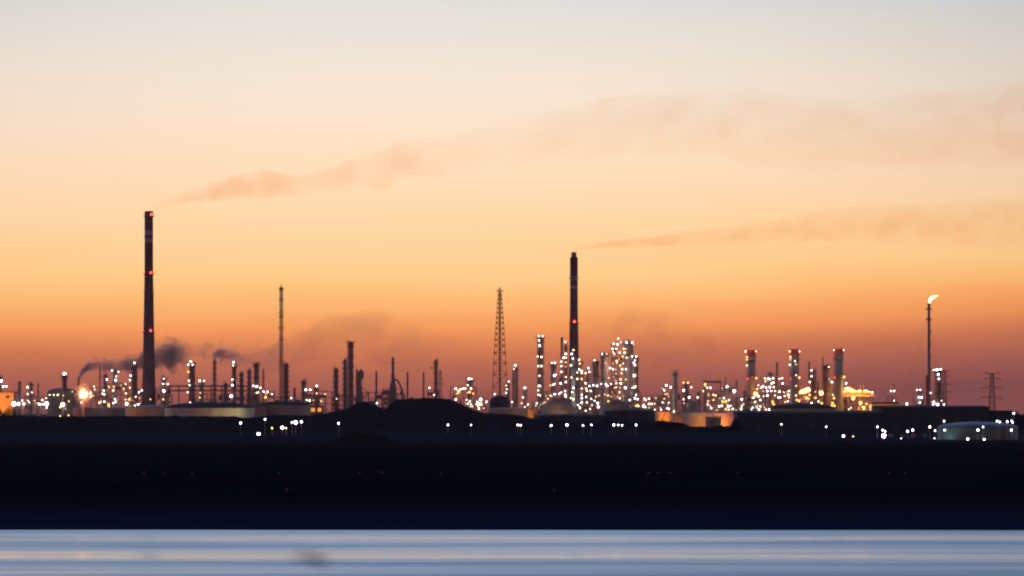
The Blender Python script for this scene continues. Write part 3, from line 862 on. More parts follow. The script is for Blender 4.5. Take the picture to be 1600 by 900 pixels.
# ---- steel process structures
FR = [
    (36, 72, 620, 2990, 'low steel structure behind the row of bright lamps at far left'),
    (140, 170, 606, 3040, 'steel structure with drums right of the ground flame'),
    (170, 206, 600, 3050, 'lamp lit steel structure left of the tallest chimney base'),
    (243, 268, 606, 3040, 'low steel structure at the right foot of the tallest chimney'),
    (393, 428, 612, 2960, 'low steel structure under a sloping line of lamps left of the guyed mast'),
    (478, 518, 612, 3040, 'hazy low steel structure above the two amber windows'),
    (566, 606, 614, 3040, 'low unlit steel structure with pipes left of the cone based tower'),
    (598, 632, 608, 3030, 'unlit steel structure wrapped round the foot of the cone based tower'),
    (668, 690, 610, 3060, 'small steel structure with two lamps on the mound crest'),
    (704, 744, 605, 3020, 'lamp lit open steel structure sloping down left of the lattice tower'),
    (744, 762, 622, 2990, 'low steel structure with a knot of lamps left of the lattice tower'),
    (774, 792, 620, 3050, 'low steel frame at the foot of the lattice tower'),
    (832, 846, 628, 2930, 'low frame with a knot of lamps at the foot of the lamp strung column'),
    (846, 876, 613, 3040, 'lamp lit steel structure crowning the space behind the left sphere'),
    (870, 900, 588, 3060, 'steel structure with cream lamps around the second chimney base'),
    (898, 940, 602, 3030, 'broad steel structure glittering with lamps right of the second chimney'),
    (940, 957, 598, 3040, 'narrow steel structure between thick dark column and tallest frame'),
    (956, 976, 536, 3010, 'tallest open steel structure packed with lamps in the middle of the cluster'),
    (976, 1000, 612, 2940, 'low steel structure below the right end of the lamp cluster'),
    (82, 120, 622, 3080, 'hazy low steel structure behind the brown domed tank'),
    (206, 224, 610, 3085, 'dim steel structure hidden by the foot of the tallest chimney'),
    (304, 332, 615, 3070, 'dim low steel structure under the smoking stack'),
    (338, 394, 617, 3075, 'long dim steel structure behind the ringed pair of columns'),
    (428, 470, 621, 3080, 'dim low steel structure at the foot of the guyed mast'),
    (518, 560, 618, 3080, 'dim low steel structure at the feet of the unlit columns'),
    (905, 928, 584, 3070, 'hazy steel structure behind the columns right of the second chimney'),
    (1056, 1078, 616, 3080, 'dim steel structure between antenna column and portal frame'),
    (1296, 1320, 610, 3075, 'dim steel structure behind the right hand red topped stack'),
    (1003, 1047, 618, 3020, 'long low open steel structure right of the lamp cluster'),
    (1034, 1050, 604, 3050, 'small steel structure with four lamps left of the antenna column'),
    (1076, 1100, 622, 3050, 'low steel structure left of the portal frame'),
    (1103, 1130, 612, 3050, 'steel structure with lamps beneath the portal frame'),
    (1128, 1148, 604, 3030, 'steel structure with thin masts right of the portal frame'),
    (1147, 1166, 622, 3050, 'low lamp lit frame left of the first red topped stack'),
    (1166, 1192, 618, 2920, 'steel frame with a mass of lamps at the first red topped stack foot'),
    (1191, 1212, 590, 3040, 'tall steel frame covered in white lamps between the left and middle stacks'),
    (1212, 1235, 605, 3050, 'steel frame of scattered lamps left of the middle red topped stack'),
    (1248, 1264, 606, 3040, 'amber glowing steel structure right of the middle red topped stack'),
    (1278, 1304, 618, 3050, 'dim amber steel structure left of the right red topped stack'),
    (1317, 1332, 604, 3000, 'amber lit steel structure stepping down from the right red topped stack'),
    (1341, 1356, 626, 2960, 'small amber lit frame below the long deck'),
    (1388, 1402, 620, 3040, 'low frame around the thin lamp pole'),
    (1428, 1448, 624, 3040, 'low frame left of the flare stack'),
    (1452, 1477, 622, 3030, 'low lamp lit frame right of the flare stack'),
]
for x0, x1, yt, D, lab in FR:
    frame(x0, x1, yt, D, lab, group='open steel process structures')

pipe_rack(262, 396, 604, 611, 3030, 'long elevated pipe rack running behind the lamp lit columns')
pipe_rack(1206, 1240, 605, 609, 3000, 'short elevated pipe rack between left and middle red topped stacks')

# amber deck: long lit canopy on legs
D = 2985
dk_ = thing('loading_deck', 'long amber lit deck on legs right of the red topped stacks', 'deck', (P(1342, 0, D).x, D, 0))
a, b_ = P(1318, 618, D), P(1367, 612, D)
m = MB(); m.box((a.x, D, a.z - .6), (b_.x, D + 12, a.z)); m.build('deck', M['orange_lit_wall'], dk_)
m = MB(); m.box((a.x, D + 10, a.z + .003), (b_.x, D + 10.4, b_.z)); m.build('back_wall', M['orange_lit_wall'], dk_)
for k in range(9):
    x = a.x + .3 + (b_.x - a.x - .6) * k / 8
    for y in (D + .3, D + 9):
        m = MB(); m.bar((x, y, 0), (x, y, a.z - .6), .3); m.build('leg', M['steel'], dk_)
m = MB()
for h in (.6, 1.2): m.bar((a.x, D + .15, a.z + h), (b_.x, D + .15, a.z + h), .08)
for k in range(18):
    x = a.x + (b_.x - a.x) * k / 17; m.bar((x, D + .15, a.z), (x, D + .15, a.z + 1.2), .07)
m.build('railing', M['steel'], dk_)
host(1318, 1367, 610, D, D, dk_, False)

# portal frame
D = 2980
pf = thing('portal_frame', 'dark portal frame with one thick leg and a long top beam', 'steel structure', (P(1113, 0, D).x, D, 0))
p0, p1 = P(1099, 594, D), P(1104.5, 594, D)
m = MB(); m.box((p0.x, D - 1.4, 0), (p1.x, D + 1.4, p0.z)); m.build('leg', M['steel'], pf)
q = P(1127, 598.5, D)
m = MB(); m.box((p1.x + .003, D - .8, q.z), (q.x, D + .8, P(0, 594.8, D).z)); m.build('beam', M['steel'], pf)
m = MB(); m.box((q.x - .8, D - .6, 0), (q.x - .1, D + .6, q.z - .003)); m.build('leg', M['steel'], pf)
m = MB()
for k in range(4):
    x = p1.x + 2 + k * 2.6; m.tube((x, D, q.z), (x, D, q.z - 9 - k), .06, n=5)
m.build('hoist_cable', M['cable'], pf)
host(1099, 1112, 596, D, D - 1.4, pf, False)

# cone based tower
D = 3000
ct = thing('stripping_tower', 'thin tower with crossbar rising from a sloping cone base of pipes', 'column', (P(614, 0, D).x, D, 0))
c = P(614, 558, D)
m = MB(); m.lathe((c.x, D, 0), [(2.9, 0), (2.7, P(0, 604, D).z), (1.5, P(0, 594, D).z), (1.15, P(0, 588, D).z), (1.0, c.z - .6), (.6, c.z)], 20); m.build('shell', M['steel'], ct, False)
zb = P(0, 567, D).z
m = MB(); m.bar((c.x - 2.6, D, zb), (c.x + 2.6, D, zb), .3); m.build('crossbar', M['steel'], ct)
platform_ring(ct, c.x, D, P(0, 588, D).z, 1.1, 1.0)
m = MB()
m.path([(c.x + 1.2, D - 1, P(0, 593, D).z), (c.x + 3.4, D - 1, P(0, 594, D).z), (c.x + 5.2, D - 1, P(0, 600, D).z), (c.x + 7.6, D - 1, P(0, 612, D).z), (c.x + 8, D - 1, 1)], .75, 10); m.build('transfer_duct', M['grey'], ct)
m = MB()
for k in range(3):
    x = c.x - 3 - k * 1.5; m = MB(); m.path([(x, D - 2, 0), (x, D - 2, P(0, 612 + k * 3, D).z), (c.x, D - 2, P(0, 606 + k * 2, D).z)], .3, 8); m.build('pipe', M['clad'], ct)
host(606, 622, 558, D, D - 2.9, ct, True)
pb = thing('overhead_pipe', 'curved overhead pipe arching right of the hook topped column', 'pipe', (P(572, 0, 2995).x, 2995, 0))
m = MB(); pts = [P(565, 606, 2995), P(570, 608, 2995), P(574, 613, 2995), P(576.5, 620, 2995), P(577, 640, 2995)]; pts[-1].z = 0
m.path([(pts[0].x, 2995, 0)] + pts, .28, 8); m.build('pipe', M['steel'], pb)

# ---- lattice tower, guyed mast, flare
D = 3010
lt = thing('lattice_tower', 'tall tapering lattice tower carrying a central flare pipe, unlit', 'tower', (P(781, 0, D).x, D, 0))
c = P(781, 458, D); s = D / K
m = MB(); lattice(m, c.x, D, 0, P(0, 540, D).z, 14.5 * s, 8.2 * s, 7, .46, .28); m.build('lower_frame', M['rust'], lt)
m = MB(); lattice(m, c.x, D, P(0, 540, D).z, c.z, 8.2 * s, 2.7 * s, 11, .42, .26); m.build('upper_frame', M['rust'], lt)
m = MB(); m.tube((c.x, D, 0), (c.x, D, P(0, 449, D).z), .85, .5, 12); m.build('flare_pipe', M['steel'], lt)
m = MB(); z = P(0, 454, D).z; m.box((c.x - 2.6, D - 1.8, z - .8), (c.x + 2.6, D + 1.8, z))
for h in (.6, 1.2): m.bar((c.x - 2.4, D - 1.4, z + h), (c.x + 2.4, D - 1.4, z + h), .08)
m.build('platform', M['rust'], lt)

D = 3000
gm = thing('guyed_mast', 'slender guyed flare mast with small platforms up its height', 'mast', (P(439.5, 0, D).x, D, 0))
c = P(439.5, 449, D)
m = MB(); lattice(m, c.x, D, 0, c.z, 1.45, 1.2, 44, .26, .17); m.build('mast_frame', M['rust'], gm)
m = MB(); m.tube((c.x, D, 0), (c.x, D, P(0, 445, D).z), .38, .32, 10); m.build('flare_pipe', M['rust'], gm)
for y in (452, 468, 488, 494, 512, 530, 567):
    z = P(0, y, D).z; m = MB(); w = 1.9 if y != 512 else 2.6
    m.box((c.x - w, D - 1.9, z - .6), (c.x + w, D + 1.9, z)); m.bar((c.x - w, D - 1.9, z + 1), (c.x + w, D - 1.9, z + 1), .14); m.build('platform', M['rust'], gm)
for dx, dy, y in ((-55, 30, 470), (55, 30, 470), (0, -60, 470), (-40, 22, 520), (40, 22, 520), (0, -44, 520)):
    m = MB(); m.tube((c.x, D, P(0, y, D).z), (c.x + dx, D + dy, 0), .035, n=4); m.build('guy_wire', M['cable'], gm)

D = 2950
fs = thing('flare_stack', 'slender flare stack burning a bright white flame at its tip', 'flare stack', (P(1451, 0, D).x, D, 0))
c = P(1451.4, 474, D)
m = MB(); m.lathe((c.x, D, 0), [(1.4, 0), (1.25, P(0, 588, D).z), (1.0, P(0, 500, D).z), (.95, c.z - 3), (1.15, c.z - 2.8), (1.15, c.z), (.8, c.z), (.8, c.z - 1)], 16); m.build('riser', M['steel'], fs)
m = MB(); x = P(1448.2, 0, D).x; m.lathe((x, D, 0), [(1.0, 0), (1.0, P(0, 587, D).z), (.2, P(0, 586, D).z)], 12); m.build('seal_drum', M['rust'], fs)
for y in (482, 498, 517, 537, 557, 575):
    z = P(0, y, D).z; m = MB()
    w = 2.2 if y < 500 else 1.7
    m.box((c.x - (w if y < 500 else .4), D - 1.6, z - 1.0), (c.x + w, D + 1.6, z)); m.bar((c.x - (w if y < 500 else .4), D - 1.6, z + 1.1), (c.x + w, D - 1.6, z + 1.1), .1); m.build('platform', M['steel'], fs)
for gx, dy in ((1398, 20), (1418, 20), (1490, 25), (1462, -40)):
    g = P(gx, 0, D).x; m = MB(); m.tube((c.x, D, P(0, 488, D).z), (g, D + dy, 0), .05, n=4); m.build('guy_wire', M['cable'], fs)
M['flame'] = glow('flare_flame', (1, .74, .42), 2.6)
m = MB()
fl = [(1451.6, 474.5, .8), (1452.0, 471, 1.9), (1453.4, 468, 2.5), (1456, 465.6, 2.6), (1459.4, 463.8, 2.0), (1462.8, 462.4, 1.2), (1466.5, 461.4, .2)]
n = 12
vs = []
for i, (px, py, r) in enumerate(fl):
    p = P(px, py, D); t = Vector((1, 0, .9 if i < 3 else .45)).normalized(); up = Vector((-t.z, 0, t.x))
    for k in range(n):
        a = 2 * math.pi * k / n; rr = r * .56 * (1 + .7 * noise.noise(Vector((i * 1.3, k * .9, 2))))
        vs.append(p + Vector((0, 1, 0)) * math.cos(a) * rr + up * math.sin(a) * rr)
m._add(vs, [(i * n + k, i * n + (k + 1) % n, (i + 1) * n + (k + 1) % n, (i + 1) * n + k) for i in range(len(fl) - 1) for k in range(n)] + [tuple(range(n))[::-1], tuple((len(fl) - 1) * n + k for k in range(n))])
m.build('flame', M['flame'], fs, True)
host(1448, 1454, 585, D, D - 1.3, fs, True)

# ground flame at far left
D = 2775
gf = thing('ground_flare', 'burner with a large glowing ground flame left of the tallest chimney', 'flare', (P(130, 0, D).x, D, 0))
c = P(130, 617, D)
m = MB(); m.lathe((c.x, D, 0), [(1.6, 0), (1.6, 1), (1.0, 1.3), (1.0, c.z - 4), (1.7, c.z - 3), (1.7, c.z - 2.2), (1.2, c.z - 2.2)], 14); m.build('burner', M['steel'], gf)
M['gflame'] = glow('ground_flame', (1, .50, .17), 5.5)
m = MB(); m.lathe((c.x, D, c.z), [(1.2, -2.3), (2.6, -1.5), (3.1, 0), (2.7, 1.6), (1.6, 3.0), (.3, 4.3)], 14)
m.v = [(x + .5 * noise.noise(Vector((x * .7, z * .8, 1))), y, z + .5 * noise.noise(Vector((x * .9, y, 5)))) for x, y, z in m.v]
m.build('flame', M['gflame'], gf, True)

# ---- pylons and the line between them
pylon(1550, 583, 2900, [(583.5, 14), (592, 13), (606, 17), (621, 16)], 16, 'lattice power pylon standing alone at the far right of the works', 2.9, .95)
pylon(1476, 579, 3050, [(580, 9), (588, 9), (601, 10), (613, 9)], 10, 'power pylon half hidden behind the lamp crowned column beside the flare', 2.4, .7)
pylon(688, 578, 3100, [(584, 4), (592, 6), (600, 6)], 6, 'small hazy power pylon right of the side arm stack', 2.0, .5)
pylon(411.5, 577, 3100, [(583, 3), (590, 3)], 3, 'faint thin power pylon right of the platform topped stack', 1.4, .4)
pl = thing('power_line', 'thin power cables sagging between the two pylons at far right', 'power line', (P(1513, 0, 2975).x, 2975, 0))
for (ya, ha), (yb, hb) in zip([(588, 9), (601, 10), (613, 9)], [(592, 13), (606, 17), (621, 16)]):
    for sg in (-1, 1):
        A, B = P(1476 + sg * ha, ya, 3050), P(1550 + sg * hb, yb, 2900); A.z -= 1.2; B.z -= 1.2
        pts = [A.lerp(B, i / 12) - Vector((0, 0, 3.2 * 4 * (i / 12) * (1 - i / 12))) for i in range(13)]
        m = MB(); m.path(pts, .05, 4); m.build('cable', M['cable'], pl)
# substation masts
for i, x in enumerate((741, 745.5, 750, 754.5, 759, 763.5)):
    t = thing('substation_mast', 'thin substation mast %s, left of the lattice tower' % ('nearest the lamp lit frame', 'second from the lamp lit frame', 'third from the lamp lit frame', 'third from the lattice tower', 'second from the lattice tower', 'nearest the lattice tower')[i], 'mast', (P(x, 0, 3060).x, 3060, 0), 'substation masts')
    p = P(x, 604 + (i * 7 % 5), 3060); m = MB(); m.tube((p.x, 3060, 0), p, .3, .1, 6); m.build('mast', M['steel'], t)
    m = MB(); z = P(0, 613, 3060).z; m.bar((p.x - 1.15, 3060, z), (p.x + 1.1, 3060, z), .12); m.build('crossbar', M['steel'], t)

# ---- tanks
tank(74, 120, 613, 606, 3060, 'tan', 'dim brown domed storage tank behind the row of bright lamps at far left', roofmat='tan')
tank(114, 158, 638.5, 636, 2820, 'tan', 'reddish low tank wall under the ground flame')
tank(150, 206, 639, 636, 2860, 'grey', 'grey green low tank left of the tallest chimney foot')
tank(196, 276, 637, 633, 2800, 'tan', 'broad low pinkish tank at the tallest chimney foot')
tank(258, 398, 637.5, 628, 2740, 'cream', 'widest cream tank lit yellow green at its right end', roofmat='roof')
tank(398, 486, 633, 627, 2830, 'tan', 'dim brown tank with shallow roof right of the yellow lit tank', roofmat='roof')
tank(765, 797, 628, 618, 2900, 'dull', 'small dark domed tank at the lattice tower foot')
tank(764, 824, 639, 637, 2760, 'tan', 'low dim tank wall between lattice tower and left sphere')
tank(823.5, 834, 640, 639, 2720, 'orange_lit_wall', 'small tank glowing orange left of the left sphere')
tank(1024, 1052, 643, 642, 2690, 'orange_lit_wall', 'orange lit tank right of the dark twin tanks')  # ochre instead of cream puts the orange light into the paint
tank(1050, 1069, 648, 646.5, 2710, 'tan', 'dim orange brown tank touching the bright orange tank')
tank(1074, 1092, 631, 629, 2860, 'cream', 'small tan tank above the long tan wall, left of portal frame')
tank(1064, 1150, 645.5, 644, 2760, 'cream', 'broad tan tank lit orange at its right end under the portal frame')
tank(1102, 1127, 652.5, 650.5, 2620, 'tan', 'small dull tank in front of the broad tan tank')
tank(1203, 1306, 638.5, 630, 2840, 'tan', 'wide dim tank with dark domed roof under the middle red topped stack', roofmat='roof')
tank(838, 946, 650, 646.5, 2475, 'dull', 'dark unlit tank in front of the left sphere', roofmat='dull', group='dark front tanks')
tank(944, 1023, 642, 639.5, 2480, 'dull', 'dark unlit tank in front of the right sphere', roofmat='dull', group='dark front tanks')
tank(1465, 1590, 668.5, 659, 1850, 'white', 'white domed tank washed with teal light in the right foreground', roofmat='white')
sphere_tank(873, 623, 28.5, 2760, 'left of the two spherical gas tanks, paler and fully seen')
sphere_tank(963, 626, 27, 2770, 'right of the two spherical gas tanks, darker below the tallest frame')


# ---- buildings
def building(x0, x1, yt, D, depth, mat, label, name='warehouse', pitch=0.0, windows=(), doors=(), wmat=None, roofmat='roof'):
    a, b = P(x0, yt, D), P(x1, yt, D)
    root = thing(name, label, 'building', ((a.x + b.x) / 2, D, 0))
    m = MB(); m.box((a.x, D, 0), (b.x, D + depth, a.z - .5)); w = m.build('wall', M[mat], root)
    m = MB(); z = a.z - .497
    v = [(a.x - .4, D - .5, z), (b.x + .4, D - .5, z), (b.x + .4, D + depth + .5, z), (a.x - .4, D + depth + .5, z), (a.x - .4, D - .5, z + .5), (b.x + .4, D - .5, z + .5), (b.x + .4, D + depth + .5, z + .5), (a.x - .4, D + depth + .5, z + .5),
         (a.x - .4, D + depth / 2, z + .5 + pitch), (b.x + .4, D + depth / 2, z + .5 + pitch)]
    m._add(v, [(3, 2, 1, 0), (0, 1, 5, 4), (2, 3, 7, 6), (4, 5, 9, 8), (6, 7, 8, 9), (0, 4, 8, 7, 3), (1, 2, 6, 9, 5)]); m.build('roof', M[roofmat], root)
    for (u0, u1, v0, v1) in windows:
        p, q = P(u0, v1, D), P(u1, v0, D); m = MB(); m.box((p.x, D - .08, p.z), (q.x, D - .003, q.z)); m.build('window', M[wmat] if wmat else M['roof'], root)
    for (u0, u1, hh) in doors:
        p, q = P(u0, 0, D), P(u1, 0, D); m = MB(); m.box((p.x, D - .1, .05), (q.x, D - .003, hh)); m.build('door', M['roof'], root)
    return root


M['amber'] = glow('amber_window', (1, .36, .06), 1.1)
M['strip'] = glow('strip_window', (1, .70, .36), .5)
building(-30, 21, 612, 2830, 24, 'orange_lit_wall', 'flat roofed building flooded with orange light at the left picture edge', 'control_building', doors=[(2, 6, 5)], windows=[(-8, -2, 618, 622), (9, 15, 618, 622)])
building(484, 505, 634, 2880, 14, 'tan', 'small building with two glowing amber windows on the mound edge', 'pump_house', windows=[(486, 492, 637.5, 643), (496.5, 502, 637.5, 643)], wmat='amber')
building(398, 416, 634, 2800, 12, 'tan', 'plain brown block at the right end of the yellow lit tank', 'pump_house')
building(1152, 1379, 645, 2420, 40, 'shed', 'long dark shed under the three red topped stacks', pitch=1.2, doors=[(1180, 1190, 5), (1260, 1272, 5), (1340, 1350, 5)])
building(1376, 1545, 636, 2440, 60, 'shed', 'tall dark warehouse under the flare stack', pitch=1.0, doors=[(1395, 1408, 7), (1440, 1452, 7), (1500, 1512, 7)])
building(1547, 1583, 642, 2460, 30, 'shed', 'lower dark shed at the pylon foot', pitch=.4)
building(1362, 1404, 630, 2930, 16, 'orange_lit_wall', 'low tan shed catching amber light left of the flare stack', pitch=1.0)
building(1392, 1448, 677, 2060, 12, 'tan', 'low strip building with faint lit openings before the dark warehouse', 'yard_shed', windows=[(1396, 1408, 678.5, 682), (1414, 1424, 678.5, 682), (1432, 1442, 678.5, 682)], wmat='roof')
building(954, 988, 669, 2200, 10, 'dull', 'low pale shed lit from above before the right dark tank', 'yard_shed')
building(471, 523, 730.5, 1010, 6, 'stone', 'long pale low hut on the dark marsh', 'marsh_hut', roofmat='stone')
building(559, 584, 730, 1012, 6, 'stone', 'short pale low hut on the dark marsh, right of the long one', 'marsh_hut', roofmat='stone')

# pale posts on the flats
for i, (x, y, w, lab) in enumerate([(225, 742, 3, 'faint pale marker stone on the marsh, left end of the row'), (258, 743, 2, 'small faint marker stone on the marsh, second in the row from the left'),
        (300, 743, 3, 'faint pale marker stone on the marsh below the wide cream tank'), (436, 743, 4, 'faint pale marker stone on the marsh below the guyed mast'),
        (562, 742, 4, 'pale marker stone below the short marsh hut, left one'), (596, 742, 5, 'pale marker stone below the short marsh hut, right one'),
        (688, 743, 2, 'tiny pale marker stone on the marsh below the mound'), (1014, 743, 6, 'widest pale marker stone on the marsh below the dark tanks'), (1028, 743, 3, 'small pale marker stone beside the widest one'),
        (1048, 743, 3, 'faint pale marker stone right of the widest one'), (1152, 742, 2, 'tiny pale marker stone on the marsh below the long dark shed'), (1389, 743, 4, 'pale marker stone on the marsh below the tall dark warehouse'),
        (1414, 743, 5, 'flat pale marker stone on the marsh below the tall dark warehouse'), (448, 771, 4, 'pale marker stone on the near mud, left'), (866, 772, 3, 'pale marker stone on the near mud, centre')]):
    D = 15 * K / (y + 1.5 - 640); p = P(x, y, D); s = D / K
    m = MB(); hw = w * s / 2
    m.lathe((0, 0, 0), [(hw, -.4), (hw * .95, .1), (hw * .6, .42), (.05, .5)], 9)
    m.v = [(a + .1 * noise.noise(Vector((a * 3, b * 3, i))), b * .8, c) for a, b, c in m.v]
    o = m.build('marker_stone', M['stone']); o.location = (p.x, D, .55); o['label'] = lab; o['category'] = 'stone'; o['group'] = 'pale stones on the marsh'


# ---- trees and scrub
def leaves(m, c, r, n, size, rnd):
    for _ in range(n):
        while True:
            d = Vector((rnd.uniform(-1, 1), rnd.uniform(-1, 1), rnd.uniform(-1, 1)))
            if .25 < d.length <= 1: break
        p = Vector(c) + Vector((d.x * r[0], d.y * r[1], d.z * r[2]))
        u = Vector((rnd.uniform(-1, 1), rnd.uniform(-1, 1), rnd.uniform(-1, 1))).normalized(); v = u.orthogonal().normalized()
        s = size * rnd.uniform(.6, 1.4)
        m._add([p + u * s, p + v * s * .6, p - u * s, p - v * s * .6], [(0, 1, 2, 3)])


def tree(x, yt, wpx, D, label, name='tree', low=False, zb=0.0):
    s = D / K; c = P(x, yt, D); H = c.z - zb; W = wpx * s
    rnd = random.Random(int(x * 7)); root = thing(name, label, 'tree', (c.x, D, zb), 'trees and bushes before the works')
    t = MB(); t.tube((c.x, D, zb - .5), (c.x, D, zb + H * .45), W * .035 + .1, W * .02 + .06, 7)
    for k in range(5):
        a = rnd.uniform(0, 6.28); t.tube((c.x, D, zb + H * .25), (c.x + W * .3 * math.cos(a), D + W * .2 * math.sin(a), zb + H * rnd.uniform(.5, .8)), .12, .05, 5)
    t.build('trunk', M['bark'], root)
    m = MB(); nb = 11
    for k in range(nb):
        u = (k + .5) / nb * 2 - 1
        hh = math.sqrt(max(0.05, 1 - u * u)) * rnd.uniform(.72, 1.0)
        top = zb + H * hh
        leaves(m, (c.x + u * W * .46, D + rnd.uniform(-.2, .2) * W, zb + (top - zb) * .55), (W * .16, W * .2, (top - zb) * .47), 420, .045 * W ** .5 + .16, rnd)
    m.build('crown', M['leaf'], root)


tree(567, 673, 78, 1700, 'large dark bush alone on the marsh edge below the mound', 'bush')
tree(-4, 630, 44, 2690, 'dark hedge cut by the left edge below the orange lit building', 'bush')
tree(17, 632, 34, 2690, 'dark hedge below the right end of the orange lit building', 'bush')
tree(479, 692.5, 12, 1620, 'tiny dark bush on the marsh edge left of the large bush', 'bush')
tree(565, 626.5, 40, 2425, 'rounded tree clump on the mound under the unlit columns', zb=8)
tree(1036, 655, 26, 2400, 'dark bush in front of the orange lit tank', 'bush', zb=3)
tree(1056, 658, 26, 2400, 'dark bush right of the orange lit tank', 'bush', zb=3)
tree(1118, 663, 44, 2380, 'low dark bush below the broad tan tank', 'bush')
tree(1150, 652, 20, 2400, 'dark bush at the left corner of the long dark shed', 'bush')
tree(1588, 637.5, 22, 2480, 'dark tree at the right edge beside the lower dark shed')
tree(1600, 642, 16, 2480, 'dark tree cut by the right picture edge')
tree(884, 693, 34, 1750, 'low dark bush on the marsh edge below the left sphere', 'bush')
tree(1240, 690, 60, 1800, 'wide low dark bush below the long dark shed', 'bush')
tree(745, 692, 40, 1750, 'low dark bush on the marsh edge below the mound slope', 'bush')
tree(210, 693, 46, 1700, 'low dark bush on the marsh edge below the tallest chimney', 'bush')

m = MB(); rnd = random.Random(5)
for k in range(3600):
    D = rnd.uniform(1440, 1560); x = rnd.uniform(-20, 1620)
    h = .5 + 1.0 * max(0, noise.noise(Vector((x * .02, 0, 0)))) + .4 * rnd.random()
    p = P(x, 700, D); leaves(m, (p.x, D, .7 + h * .4), (1.3, 1.3, h * .6), 5, .35, rnd)
o = m.build('scrub', M['leaf']); o['kind'] = 'stuff'

m = MB(); rnd = random.Random(11)
for o_ in [o for o in bpy.data.objects if o.name.startswith('hill')]:
    vs_ = [v.co for v in o_.data.vertices if v.co.z > 1.0]
    for co in vs_:
        if rnd.random() < .055:
            hh = rnd.uniform(.3, 1.0) * (1 + 1.6 * max(0, noise.noise(Vector((co.x * .03, co.y * .01, 4)))))
            leaves(m, (co.x + rnd.uniform(-2, 2), co.y, co.z + hh * .25), (1.6, 1.4, hh), 12, .32, rnd)
o = m.build('scrub', M['leaf']); o['kind'] = 'stuff'

# ---- lamps on poles in the foreground: x, y, distance, kind
ORD = ['first', 'second', 'third', 'fourth', 'fifth', 'sixth', 'seventh', 'eighth', 'ninth', 'tenth', 'eleventh', 'twelfth', 'thirteenth', 'fourteenth', 'fifteenth', 'sixteenth', 'seventeenth', 'eighteenth', 'nineteenth', 'twentieth',
       'twenty-first', 'twenty-second', 'twenty-third', 'twenty-fourth', 'twenty-fifth', 'twenty-sixth']
KW = {'g': 'white', 'B': 'big white', 'd': 'dim yellow', 'w': 'white', 'b': 'big white', 's': 'small white', 'c': 'warm white', 'y': 'yellow', 'o': 'orange', 'O': 'big orange', 'r': 'red'}


def row(pts, D, where, group):
    pts = sorted(pts)
    for i, (x, y, k) in enumerate(pts):
        lamp_post(x, y, D, k, '%s pole lamp, %s from left %s' % (KW[k], ORD[i], where), group)


row([(376, 661, 'w'), (414, 655, 'w'), (404, 678.5, 'b'), (425, 669, 'y'), (441, 668, 'b'), (447, 669, 'y'), (456, 660, 's'), (462, 660, 'b'), (471, 659, 'w'), (529, 661.5, 'w')], 2200, 'in the gap left of the mound', 'lamps in the gap by the mound')
row([(700, 664, 's'), (736, 664, 's'), (809, 664, 's'), (813.5, 664.5, 's'), (861, 665, 's'), (886, 664, 'w'), (911, 665, 's'), (924, 664, 's'), (959, 664, 'w'), (966, 664, 'w'), (972, 664.5, 's'), (994, 664, 'w')], 2230, 'in the level row before the dark tanks', 'lamps in a level row before the tanks')
row([(1221, 663, 's'), (1291, 667, 's'), (1318, 681.5, 'w'), (1333, 682, 'y')], 2020, 'before the long dark shed', 'lamps before the long dark shed')
row([(1371, 667, 's'), (1379, 672, 's'), (1383, 674, 's'), (1381, 681, 'b'), (1408, 686, 's'), (1418, 674, 's'), (1426, 672, 's'), (1453, 667, 's'), (1461, 673, 's'), (1460, 686, 's')], 1900, 'in the yard left of the white dome', 'yard lamps left of the white dome')
row([(1475, 658, 's'), (1476, 672, 's'), (1512, 686, 's'), (1528, 672, 's'), (1536, 667, 's'), (1538, 687, 'w'), (1558, 658, 's'), (1562, 659.5, 's'), (1574, 659, 's'), (1581, 658, 's'), (1582, 660, 's'), (1580, 672, 's'), (1584, 646, 's')], 1822, 'around the white domed tank', 'yard lamps around the white dome')

